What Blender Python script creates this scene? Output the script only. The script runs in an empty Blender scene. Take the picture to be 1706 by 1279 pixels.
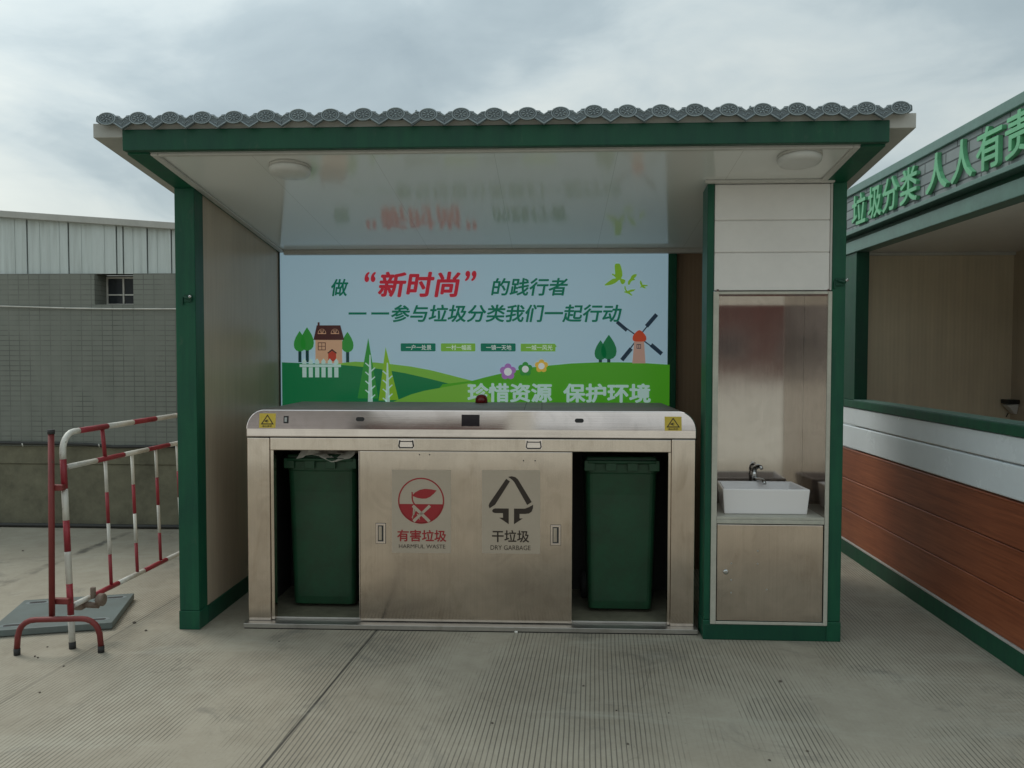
import bpy, bmesh, math, random
from mathutils import Vector, Matrix
random.seed(7)
SC = bpy.context.scene
COL = SC.collection
R = math.radians
PI = math.pi

# ------------------------------------------------------------------ camera
YAW, PITCH, ROLL = 0.05, -0.0367, 0.0015
cam_d = bpy.data.cameras.new('camera')
cam = bpy.data.objects.new('camera', cam_d)
COL.objects.link(cam)
cam_d.sensor_width = 36.0
cam_d.lens = 1350.0 / 1706.0 * 36.0
cam_d.clip_start = 0.05
cam_d.clip_end = 1000
_f = Vector((-math.sin(YAW) * math.cos(PITCH), math.cos(YAW) * math.cos(PITCH), math.sin(PITCH)))
_r0 = Vector((math.cos(YAW), math.sin(YAW), 0))
_u0 = _r0.cross(_f)
_r = _r0 * math.cos(ROLL) + _u0 * math.sin(ROLL)
_u = -_r0 * math.sin(ROLL) + _u0 * math.cos(ROLL)
cam.matrix_world = Matrix(((_r.x, _u.x, -_f.x, 2.0896), (_r.y, _u.y, -_f.y, -4.4074), (_r.z, _u.z, -_f.z, 1.55), (0, 0, 0, 1)))
SC.camera = cam

# ------------------------------------------------------------------ world, sun, exposure
SUN_EL, SUN_AZ = 52.0, -58.0      # azimuth from +Y, negative = to the left
W = bpy.data.worlds.new("World")
SC.world = W
W.use_nodes = True
nt = W.node_tree
for n in list(nt.nodes):
    nt.nodes.remove(n)


class G:
    """tiny node-graph helper"""
    def __init__(self, tree):
        self.t = tree

    def n(self, typ, ins=None, **kw):
        nd = self.t.nodes.new(typ)
        for k, v in kw.items():
            setattr(nd, k, v)
        for k, v in (ins or {}).items():
            self.set(nd, k, v)
        return nd

    def set(self, nd, k, v):
        s = nd.inputs[k]
        if isinstance(v, bpy.types.NodeSocket):
            self.t.links.new(v, s)
        else:
            try:
                s.default_value = v
            except Exception:
                s.default_value = tuple(v) + (1,)

    def math(self, op, a, b=None, c=None, clamp=False):
        nd = self.n('ShaderNodeMath', operation=op, use_clamp=clamp)
        self.set(nd, 0, a)
        if b is not None:
            self.set(nd, 1, b)
        if c is not None:
            self.set(nd, 2, c)
        return nd.outputs[0]

    def noise(self, vec, scale, detail=4, rough=.55, dist=0.0):
        return self.n('ShaderNodeTexNoise', {'Vector': vec, 'Scale': scale, 'Detail': detail, 'Roughness': rough, 'Distortion': dist}).outputs['Fac']

    def ramp(self, fac, stops, interp='LINEAR'):
        nd = self.n('ShaderNodeValToRGB', {'Fac': fac})
        nd.color_ramp.interpolation = interp
        els = nd.color_ramp.elements
        while len(els) < len(stops):
            els.new(.5)
        for e, (p, c) in zip(els, stops):
            e.position = p
            e.color = (c, c, c, 1) if not hasattr(c, '__len__') else tuple(c) + (1,)
        return nd.outputs['Color']

    def mix(self, fac, a, b, mode='MIX'):
        nd = self.n('ShaderNodeMix', data_type='RGBA', blend_type=mode)
        self.set(nd, 0, fac)
        self.set(nd, 6, a)
        self.set(nd, 7, b)
        return nd.outputs[2]

    def scalevec(self, vec, s):
        nd = self.n('ShaderNodeMapping', {'Vector': vec, 'Scale': s})
        return nd.outputs[0]


g = G(nt)
sky = g.n('ShaderNodeTexSky')
sky.sky_type = 'NISHITA'
sky.sun_disc = False
sky.sun_elevation = R(SUN_EL)
sky.sun_rotation = R(SUN_AZ)
sky.air_density = 1.2
sky.dust_density = 2.0
tc = g.n('ShaderNodeTexCoord')
sep = g.n('ShaderNodeSeparateXYZ', {0: tc.outputs['Generated']})
zz = g.math('MAXIMUM', sep.outputs[2], 0.0)
den = g.math('ADD', zz, 0.22)
cv0 = g.n('ShaderNodeCombineXYZ', {0: g.math('DIVIDE', sep.outputs[0], den), 1: g.math('DIVIDE', sep.outputs[1], den), 2: 0.37})
cv = g.n('ShaderNodeVectorMath', {0: cv0.outputs[0], 1: (62.0, 89.7, 14.5)}, operation='ADD')
n1 = g.noise(cv.outputs[0], .7, 7, .50, .5)
n2 = g.noise(cv.outputs[0], 2.6, 7, .56, .6)
cl = g.math('ADD', g.math('MULTIPLY', n1, .82), g.math('MULTIPLY', n2, .18))
ccol = g.ramp(cl, [(.37, (.28, .345, .37)), (.44, (.36, .43, .45)), (.485, (.47, .535, .54)), (.54, (.565, .615, .595)), (.66, (.65, .69, .65))])
# brighter towards the veiled sun and, as any overcast, towards the zenith
sd = Vector((math.sin(R(SUN_AZ)) * math.cos(R(SUN_EL)), math.cos(R(SUN_AZ)) * math.cos(R(SUN_EL)), math.sin(R(SUN_EL))))
dt = g.n('ShaderNodeVectorMath', {0: tc.outputs['Generated'], 1: sd}, operation='DOT_PRODUCT').outputs['Value']
glow = g.math('POWER', g.math('MAXIMUM', dt, 0.0), 5.0)
lum = g.math('ADD', g.math('ADD', .86, g.math('MULTIPLY', glow, .9)), g.math('MULTIPLY', zz, .75))
cl2 = g.n('ShaderNodeVectorMath', {0: ccol, 'Scale': lum}, operation='SCALE').outputs[0]
sk2 = g.n('ShaderNodeVectorMath', {0: sky.outputs[0], 'Scale': 0.1}, operation='SCALE').outputs[0]
tot = g.mix(.88, sk2, cl2)
bg = g.n('ShaderNodeBackground', {'Color': tot, 'Strength': 1.0})
g.n('ShaderNodeOutputWorld', {0: bg.outputs[0]})

sun_d = bpy.data.lights.new('sun', 'SUN')
sun_d.energy = 1.0
sun_d.angle = R(22)
sun_d.color = (1, .94, .84)
sun = bpy.data.objects.new('sun', sun_d)
COL.objects.link(sun)
sun.rotation_euler = sd.to_track_quat('Z', 'Y').to_euler()
sun.location = (-6, 4, 9)

SC.view_settings.view_transform = 'Standard'
SC.view_settings.look = 'None'
SC.view_settings.gamma = 1
SC.view_settings.exposure = 0.18
SC.view_settings.use_curve_mapping = False
SC.cycles.max_bounces = 8
SC.cycles.use_denoising = True


# ------------------------------------------------------------------ materials
def lin(r, g_, b):
    f = lambda c: c / 12.92 if c <= .04045 else ((c + .055) / 1.055) ** 2.4
    return (f(r / 255), f(g_ / 255), f(b / 255))


def mat(name, col, rough=.5, metal=0.0, spec=.5, emit=0.0, coat=0.0):
    m = bpy.data.materials.new(name)
    m.use_nodes = True
    b = m.node_tree.nodes['Principled BSDF']
    b.inputs['Base Color'].default_value = (*col, 1)
    b.inputs['Roughness'].default_value = rough
    b.inputs['Metallic'].default_value = metal
    b.inputs['Specular IOR Level'].default_value = spec
    b.inputs['Coat Weight'].default_value = coat
    b.inputs['Coat Roughness'].default_value = .08
    if emit:
        b.inputs['Emission Color'].default_value = (*col, 1)
        b.inputs['Emission Strength'].default_value = emit
    return m


def graph(m):
    gg = G(m.node_tree)
    return gg, m.node_tree.nodes['Principled BSDF'], gg.n('ShaderNodeTexCoord').outputs['Object']


def bump(gg, b, h, strength=.3, dist=.01):
    nd = gg.n('ShaderNodeBump', {'Height': h, 'Strength': strength, 'Distance': dist})
    gg.set(b, 'Normal', nd.outputs[0])


def worn(name, col, rough, amount=.12, scale=6.0, metal=0.0, stretch=(1, 1, 1), bumpk=.05, dirt=None, spec=.5, coat=0.0):
    """a material with uneven tone and uneven gloss"""
    m = mat(name, col, rough, metal, spec, 0, coat)
    gg, b, oc = graph(m)
    v = gg.scalevec(oc, stretch)
    a = gg.noise(v, scale, 6, .6, .2)
    f = gg.noise(v, scale * 7, 4, .6)
    k = gg.math('ADD', gg.math('MULTIPLY', a, .7), gg.math('MULTIPLY', f, .3))
    d = dirt or tuple(c * .55 for c in col)
    hi = tuple(min(1, c * (1 + amount)) for c in col)
    lo = tuple(c * (1 - amount) + dd * amount * .5 for c, dd in zip(col, d))
    c = gg.ramp(k, [(.32, lo), (.68, hi)])
    gg.set(b, 'Base Color', c)
    gg.set(b, 'Roughness', gg.math('ADD', rough - .07, gg.math('MULTIPLY', a, .14)))
    if bumpk:
        bump(gg, b, k, bumpk, .004)
    return m


M = {}


def painted(name, dark, light, rough=.36):
    """hand-brushed enamel: long streaks of two greens, thin spots, dusty splashes"""
    m = mat(name, dark, rough, 0, .3)
    gg, b, oc = graph(m)
    st = gg.noise(gg.scalevec(oc, (9, 9, 1.1)), 2.2, 5, .6, .4)
    bl = gg.noise(oc, 2.3, 5, .62, .5)
    k = gg.math('ADD', gg.math('MULTIPLY', st, .5), gg.math('MULTIPLY', bl, .5))
    c = gg.ramp(k, [(.34, dark), (.52, tuple((p + q) / 2 for p, q in zip(dark, light))), (.68, light)])
    ds = gg.ramp(gg.noise(gg.scalevec(oc, (3, 3, 1.2)), 4.5, 7, .75, .4), [(.60, 0), (.80, .55)])
    c = gg.mix(ds, c, (.10, .115, .09, 1))
    gg.set(b, 'Base Color', c)
    gg.set(b, 'Roughness', gg.math('ADD', rough - .12, gg.math('MULTIPLY', bl, .34)))
    bump(gg, b, gg.math('ADD', gg.math('MULTIPLY', st, .6), gg.math('MULTIPLY', gg.noise(gg.scalevec(oc, (60, 60, 4)), 2, 3), .2)), .10, .006)
    return m


M['green'] = painted('green_paint', (.007, .060, .040), (.012, .112, .054))
M['green_dark'] = painted('green_paint_frame', (.007, .050, .034), (.010, .084, .042), .4)
M['beam_booth'] = worn('green_grey_metal', (.10, .19, .165), .42, .2, 5, bumpk=.03)
M['white_trim'] = worn('white_trim', (.50, .49, .46), .45, .1, 8)
M['white_panel'] = worn('white_panel', (.73, .705, .68), .38, .06, 3, bumpk=.02)
M['tile_recess_shade'] = worn('resin_tile_painted_shade', (.105, .13, .14), .6, .25, 9, bumpk=.12)  # darker tile colour: shade painted into the recesses of the relief
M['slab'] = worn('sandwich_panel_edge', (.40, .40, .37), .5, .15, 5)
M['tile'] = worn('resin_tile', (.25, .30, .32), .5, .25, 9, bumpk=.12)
M['black'] = worn('black_plastic', (.012, .012, .013), .45, .2, 20)
M['rubber'] = worn('rubber', (.03, .03, .03), .75, .3, 20)
M['bin'] = worn('bin_green_plastic', (.010, .062, .028), .42, .4, 6, bumpk=.06, dirt=(.05, .06, .04))


def chipped(name, col, rough=.45, amount=.55):
    m = mat(name, col, rough)
    gg, b, oc = graph(m)
    n = gg.noise(oc, 26, 6, .7, .3)
    l = gg.noise(oc, 5, 5, .6)
    c = gg.ramp(l, [(.35, tuple(x * .78 for x in col)), (.65, tuple(min(1, x * 1.1) for x in col))])
    ch = gg.ramp(n, [(.63, 0), (.68, amount)])
    gg.set(b, 'Base Color', gg.mix(ch, c, (.075, .045, .03, 1)))
    bump(gg, b, gg.math('SUBTRACT', 1.0, n), .15, .003)
    return m


M['red'] = chipped('red_paint', (.29, .022, .034))
M['redold'] = chipped('faded_red_paint', (.19, .026, .024), .55, .8)
M['white'] = chipped('white_paint', (.64, .63, .58))
M['plate'] = worn('painted_steel_plate', (.115, .145, .142), .5, .25, 5, dirt=(.25, .22, .18))
M['plate_pad'] = worn('worn_plate_pad', (.19, .22, .225), .45, .3, 14)
M['ceramic'] = mat('ceramic', (.84, .81, .81), .14, coat=.4)
M['chrome'] = mat('chrome', (.55, .56, .56), .12, 1)
M['lampwhite'] = mat('lamp_diffuser', (.62, .62, .60), .35)
M['pipe_grey'] = worn('grey_pipe', (.42, .43, .42), .5, .2, 8)
M['pipe_dark'] = worn('dark_pipe', (.03, .03, .028), .6, .3, 8)
M['glass'] = mat('window_glass', (.03, .035, .04), .08, 0, .6)
M['yellow'] = worn('sticker_yellow', (.62, .46, .055), .45, .1, 12)
M['ink'] = mat('black_ink', (.03, .019, .013), .5)
M['ink_red'] = mat('red_ink', (.33, .018, .024), .5)
M['ink_grey'] = mat('dark_brown_ink', (.04, .027, .02), .5)
M['display'] = mat('display_glass', (.010, .006, .010), .1)
M['beacon'] = mat('beacon_red_plastic', (.16, .012, .01), .25)
M['film'] = worn('plastic_film', (.78, .76, .70), .3, .2, 10)
M['pebble'] = worn('pebble', (.12, .10, .08), .8, .3, 30)
M['letter3d'] = worn('green_letter', (.125, .41, .215), .42, .18, 8)
M['sign_plate'] = worn('frosted_sign_plate', (.45, .375, .295), .38, .05, 6, spec=.5)


def steel(name, col=(.66, .57, .50), rough=.10, stretch=(70, 70, 1.0), smudge=.45, dirt=.40):
    m = mat(name, col, rough, 1.0)
    gg, b, oc = graph(m)
    br = gg.noise(gg.scalevec(oc, stretch), 4.0, 3, .6)
    sm = gg.noise(oc, 2.6, 5, .62, .6)
    sp = gg.noise(gg.scalevec(oc, (3.2, 3.2, 1.1)), 2.6, 7, .68, .9)
    gg.set(b, 'Roughness', gg.math('ADD', gg.math('ADD', rough - .07, gg.math('MULTIPLY', sm, .20 * smudge)), gg.math('MULTIPLY', br, .07)))
    c1 = gg.mix(gg.ramp(sp, [(.54, 0), (.74, dirt)]), (*col, 1), tuple(c * k for c, k in zip(col, (.60, .55, .48))) + (1,))
    ms = gg.noise(gg.scalevec(oc, tuple(a_ * 1.3 if a_ > 5 else a_ * .45 for a_ in stretch)), 2.5, 4, .6)
    c2 = gg.mix(1.0, c1, gg.ramp(ms, [(.32, .93), (.68, 1.05)]), 'MULTIPLY')
    wp = gg.ramp(gg.noise(oc, 4.5, 4, .5, 1.6), [(.42, .95), (.50, 1.0), (.60, 1.0), (.68, .93)])
    c2 = gg.mix(1.0, c2, wp, 'MULTIPLY')
    gg.set(b, 'Base Color', c2)
    h = gg.math('ADD', gg.math('MULTIPLY', br, .02), gg.math('MULTIPLY', gg.noise(oc, 2.4, 2, .5), 1.0))
    bump(gg, b, h, .07, .012)
    return m


M['steel'] = steel('brushed_stainless_steel')
M['steel_hood'] = steel('polished_stainless_steel', (.80, .71, .68), .085, (1, 70, 70), .18, .15)
M['steel_niche'] = steel('stainless_niche_lining', (.58, .525, .485), .105, (70, 70, .8), .3, .15)
M['steel_dull'] = steel('scuffed_steel', (.55, .53, .50), .42, (1, 50, 50), .6, .4)
M['steel_dusty'] = worn('dust_covered_steel', (.27, .245, .215), .5, .25, 5, metal=.35)
M['trim_steel'] = worn('dull_bright_trim', (.46, .45, .385), .4, .15, 12, metal=.0)
M['interior_shade'] = worn('painted_interior_shade', (.04, .042, .038), .7, .3, 5)  # dark colour standing in for the shade inside the cabinet


def ribbed(name, col, rough, pitch, axis, depth=.25, coat=0.0):
    m = mat(name, col, rough, 0, .5, 0, coat)
    gg, b, oc = graph(m)
    s = gg.n('ShaderNodeSeparateXYZ', {0: oc}).outputs[axis]
    w = gg.math('SINE', gg.math('MULTIPLY', s, 2 * PI / pitch))
    ns = gg.noise(gg.scalevec(oc, (9, 9, .5)), 2.2, 5, .6)
    nl = gg.noise(oc, 1.7, 4, .6)
    c = gg.ramp(gg.math('ADD', gg.math('MULTIPLY', ns, .5), gg.math('MULTIPLY', nl, .5)), [(.3, tuple(x * .82 for x in col)), (.7, tuple(x * 1.12 for x in col))])
    gg.set(b, 'Base Color', c)
    bump(gg, b, w, depth, .0015)
    return m


M['wall_panel'] = ribbed('beige_sandwich_panel', (.47, .385, .29), .33, .022, 1, .2)
M['wall_panel_x'] = ribbed('beige_sandwich_panel_across', (.62, .53, .39), .36, .03, 0, .2)
M['wall_panel_brown'] = ribbed('brown_sandwich_panel', (.27, .18, .115), .55, .03, 0, .2)


def ceiling_mat():
    m = mat('glossy_white_ceiling', (.74, .745, .725), .11, 0, .5, 0, 0)
    gg, b, oc = graph(m)
    s = gg.n('ShaderNodeSeparateXYZ', {0: oc}).outputs[0]
    fr = gg.math('FRACT', gg.math('MULTIPLY', s, 1 / .60))
    ln = gg.math('LESS_THAN', fr, .005)
    gg.set(b, 'Base Color', gg.mix(ln, (.76, .765, .745, 1), (.60, .60, .57, 1)))
    h = gg.noise(gg.scalevec(oc, (1, .35, 1)), 5, 3, .5)
    bump(gg, b, gg.math('SUBTRACT', gg.math('MULTIPLY', h, .5), gg.math('MULTIPLY', ln, .6)), .07, .01)
    return m


M['ceiling'] = ceiling_mat()


def wood_mat():
    m = mat('wood_grain_board', (.2, .06, .03), .42)
    gg, b, oc = graph(m)
    st = gg.noise(gg.scalevec(oc, (1, .9, 26)), 2.6, 6, .65, .5)
    bl = gg.noise(oc, 1.3, 3, .5)
    k = gg.math('ADD', gg.math('MULTIPLY', st, .55), gg.math('MULTIPLY', bl, .45))
    gg.set(b, 'Base Color', gg.ramp(k, [(.3, (.15, .036, .014)), (.5, (.30, .085, .035)), (.7, (.44, .145, .06))]))
    bump(gg, b, st, .12, .003)
    return m


M['wood'] = wood_mat()
M['booth_white'] = worn('pale_blue_white_siding', (.80, .87, .92), .26, .05, 3)


def brick_mat(name, c1, c2, mortar, bw, bh, axes, mort=.008, offset=.5, bumpk=.5, rough=.7, fade=False):
    m = mat(name, c1, rough)
    gg, b, oc = graph(m)
    s = gg.n('ShaderNodeSeparateXYZ', {0: oc})
    v = gg.n('ShaderNodeCombineXYZ', {0: s.outputs[axes[0]], 1: s.outputs[axes[1]], 2: 0.0}).outputs[0]
    bt = gg.n('ShaderNodeTexBrick', {'Vector': v, 'Color1': (*c1, 1), 'Color2': (*c2, 1), 'Mortar': (*mortar, 1), 'Scale': 1.0,
                                     'Mortar Size': mort, 'Mortar Smooth': .3, 'Brick Width': bw, 'Row Height': bh, 'Bias': 0.0})
    bt.offset = offset
    col = bt.outputs['Color']
    fac = bt.outputs['Fac']
    if fade:
        # joints partly filled: dark lines break up, streaky weathering
        mk = gg.ramp(gg.noise(gg.scalevec(oc, (1.2, 1, .8)), 2.6, 6, .7, .5), [(.42, .22), (.66, .85)])
        base = gg.mix(gg.noise(gg.scalevec(oc, (1.6, 1, .35)), 3.0, 6, .65, .4), tuple(x * .72 for x in c1) + (1,), tuple(x * 1.25 for x in c2) + (1,))
        line = gg.math('MULTIPLY', fac, gg.n('ShaderNodeSeparateColor', {0: mk}).outputs[0])
        tilev = gg.mix(.35, base, col)
        col = gg.mix(line, gg.mix(fac, tilev, base), (*mortar, 1))
        gg.set(b, 'Base Color', col)
        bump(gg, b, gg.math('SUBTRACT', 1.0, line), .3, .004)
    else:
        nz = gg.noise(oc, 6, 5, .6)
        col = gg.mix(.22, col, gg.ramp(nz, [(.3, tuple(x * .6 for x in c1)), (.7, tuple(x * 1.35 for x in c1))]))
        gg.set(b, 'Base Color', col)
        bump(gg, b, gg.math('SUBTRACT', 1.0, fac), bumpk, .006)
    return m


M['facade_tile'] = brick_mat('grey_facade_tile', (.175, .19, .165), (.21, .222, .195), (.088, .092, .082), .095, .045, (0, 2), .0045, 0.0, fade=True)
M['frieze'] = brick_mat('grey_brick_siding', (.19, .225, .235), (.235, .275, .28), (.03, .04, .043), .26, .066, (1, 2), .0055, .5, .9)
M['red_wall'] = brick_mat('red_brown_render', (.12, .045, .038), (.14, .055, .045), (.07, .03, .028), .6, .3, (0, 2), .01, .5, .2)
M['dado'] = worn('cement_render', (.15, .143, .098), .85, .45, 3.2, dirt=(.07, .062, .04), bumpk=.25)


def corrug():
    m = mat('weathered_metal_sheet', (.4, .42, .42), .5, .25)
    gg, b, oc = graph(m)
    st = gg.noise(gg.scalevec(oc, (9, 1, .6)), 2.4, 6, .65, .2)
    gg.set(b, 'Base Color', gg.ramp(st, [(.25, (.42, .46, .445)), (.5, (.53, .585, .575)), (.75, (.60, .66, .65))]))
    bump(gg, b, gg.noise(gg.scalevec(oc, (30, 1, .3)), 1.5, 3), .25, .006)
    return m


M['sheet'] = corrug()


def ground_mat():
    m = mat('grooved_concrete', (.3, .29, .26), .82, 0, .35)
    gg, b, oc = graph(m)
    s = gg.n('ShaderNodeSeparateXYZ', {0: oc})
    x, y = s.outputs[0], s.outputs[1]
    wob = gg.math('MULTIPLY', gg.math('SUBTRACT', gg.noise(gg.scalevec(oc, (1, .25, 1)), 1.6, 3), .5), .05)
    u = gg.math('ADD', gg.math('SUBTRACT', x, gg.math('MULTIPLY', y, .055)), wob)
    # brushed grooves, 2 cm apart, worn away in patches
    w = gg.math('SINE', gg.math('MULTIPLY', u, 2 * PI / .0205))
    gr = gg.math('POWER', gg.math('MAXIMUM', gg.math('MULTIPLY', w, -1.0), 0.0), 4.0)
    big = gg.noise(gg.scalevec(oc, (1.0, .7, 1)), .9, 5, .62, .3)
    mk = gg.n('ShaderNodeSeparateColor', {0: gg.ramp(gg.noise(gg.scalevec(oc, (1.3, .55, 1)), 1.05, 6, .68, .4), [(.43, .04), (.56, 1)])}).outputs[0]
    # the strip beside the wall was never grooved
    sm = gg.math('MULTIPLY', gg.n('ShaderNodeMapRange', {0: x, 1: -1.2, 2: -.35, 3: 0.0, 4: 1.0}).outputs[0], 1.0)
    gmask = gg.math('MULTIPLY', gg.math('MULTIPLY', mk, sm), gr)
    # joints between the slabs
    def joint(x0, k, half, rag):
        rg = gg.math('MULTIPLY', gg.math('SUBTRACT', gg.noise(oc, 5, 6, .7), .5), rag)
        d = gg.math('ABSOLUTE', gg.math('SUBTRACT', gg.math('ADD', x, rg), gg.math('ADD', gg.math('MULTIPLY', y, k), x0)))
        return gg.n('ShaderNodeMapRange', {0: d, 1: half * .4, 2: half, 3: 1.0, 4: 0.0}).outputs[0]
    j1 = joint(1.1055, .0678, .0075, .004)
    j2 = gg.math('MULTIPLY', joint(-.31, .041, .008, .012), .3)
    j3 = gg.math('MULTIPLY', joint(-1.60, .01, .045, .16), gg.n('ShaderNodeSeparateColor', {0: gg.ramp(gg.noise(oc, 3.3, 4, .6), [(.4, 0), (.6, .8)])}).outputs[0])
    jj = gg.math('MAXIMUM', j1, gg.math('MAXIMUM', j2, j3))
    fine = gg.noise(oc, 55, 5, .7)
    mid = gg.noise(oc, 6.5, 6, .68, .4)
    k = gg.math('ADD', gg.math('ADD', gg.math('MULTIPLY', big, .55), gg.math('MULTIPLY', mid, .3)), gg.math('MULTIPLY', fine, .15))
    base = gg.ramp(k, [(.30, (.222, .194, .152)), (.46, (.325, .290, .228)), (.60, (.390, .355, .285)), (.75, (.450, .420, .345))])
    # paler ground added unseen behind the camera, to brighten reflections and bounce
    yd = gg.n('ShaderNodeMapRange', {0: gg.math('ADD', y, gg.math('MULTIPLY', gg.noise(oc, .8, 4), .5)), 1: -6.3, 2: -6.1, 3: 1.0, 4: 0.0}).outputs[0]
    base = gg.mix(yd, base, gg.ramp(k, [(.35, (.50, .475, .41)), (.65, (.66, .64, .57))]))
    c = gg.mix(gg.math('MULTIPLY', gmask, .78), base, (.07, .066, .056, 1))
    # dark oil and water marks with edges of their own
    spot = gg.n('ShaderNodeSeparateColor', {0: gg.ramp(gg.noise(oc, 2.4, 7, .72, .8), [(.56, 0), (.72, .6)])}).outputs[0]
    c = gg.mix(spot, c, (.14, .135, .118, 1))
    c = gg.mix(gg.math('MULTIPLY', jj, .88), c, (.035, .033, .03, 1))
    # hair cracks, and pale scuffed tracks
    dv = gg.n('ShaderNodeVectorMath', {0: oc, 1: gg.n('ShaderNodeVectorMath', {0: gg.n('ShaderNodeTexNoise', {'Vector': oc, 'Scale': 3.0, 'Detail': 5.0}).outputs['Color'], 'Scale': .35}, operation='SCALE').outputs[0]}, operation='ADD').outputs[0]
    vo = gg.n('ShaderNodeTexVoronoi', {'Vector': dv, 'Scale': .62}, feature='DISTANCE_TO_EDGE').outputs['Distance']
    ck = gg.n('ShaderNodeMapRange', {0: vo, 1: .0, 2: .0035, 3: 1.0, 4: 0.0}).outputs[0]
    ck = gg.math('MULTIPLY', ck, gg.n('ShaderNodeSeparateColor', {0: gg.ramp(gg.noise(oc, 1.1, 4, .6), [(.54, 0), (.64, .35)])}).outputs[0])
    c = gg.mix(ck, c, (.05, .047, .04, 1))
    tr = gg.n('ShaderNodeSeparateColor', {0: gg.ramp(gg.noise(gg.scalevec(oc, (.35, 1.5, 1)), 1.7, 7, .7, .6), [(.55, 0), (.70, .5)])}).outputs[0]
    c = gg.mix(tr, c, (.45, .43, .36, 1))
    pk = gg.ramp(gg.noise(oc, 38, 4, .6), [(.70, 0), (.76, .7)])
    c = gg.mix(pk, c, (.09, .085, .07, 1))
    gg.set(b, 'Base Color', c)
    h = gg.math('SUBTRACT', gg.math('ADD', gg.math('MULTIPLY', fine, .25), gg.math('MULTIPLY', mid, .2)), gg.math('ADD', gg.math('MULTIPLY', gmask, .8), gg.math('MULTIPLY', jj, 1.5)))
    bump(gg, b, h, .45, .006)
    gg.set(b, 'Roughness', gg.math('SUBTRACT', .92, gg.math('MULTIPLY', mid, .25)))
    return m


M['ground'] = ground_mat()


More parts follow.
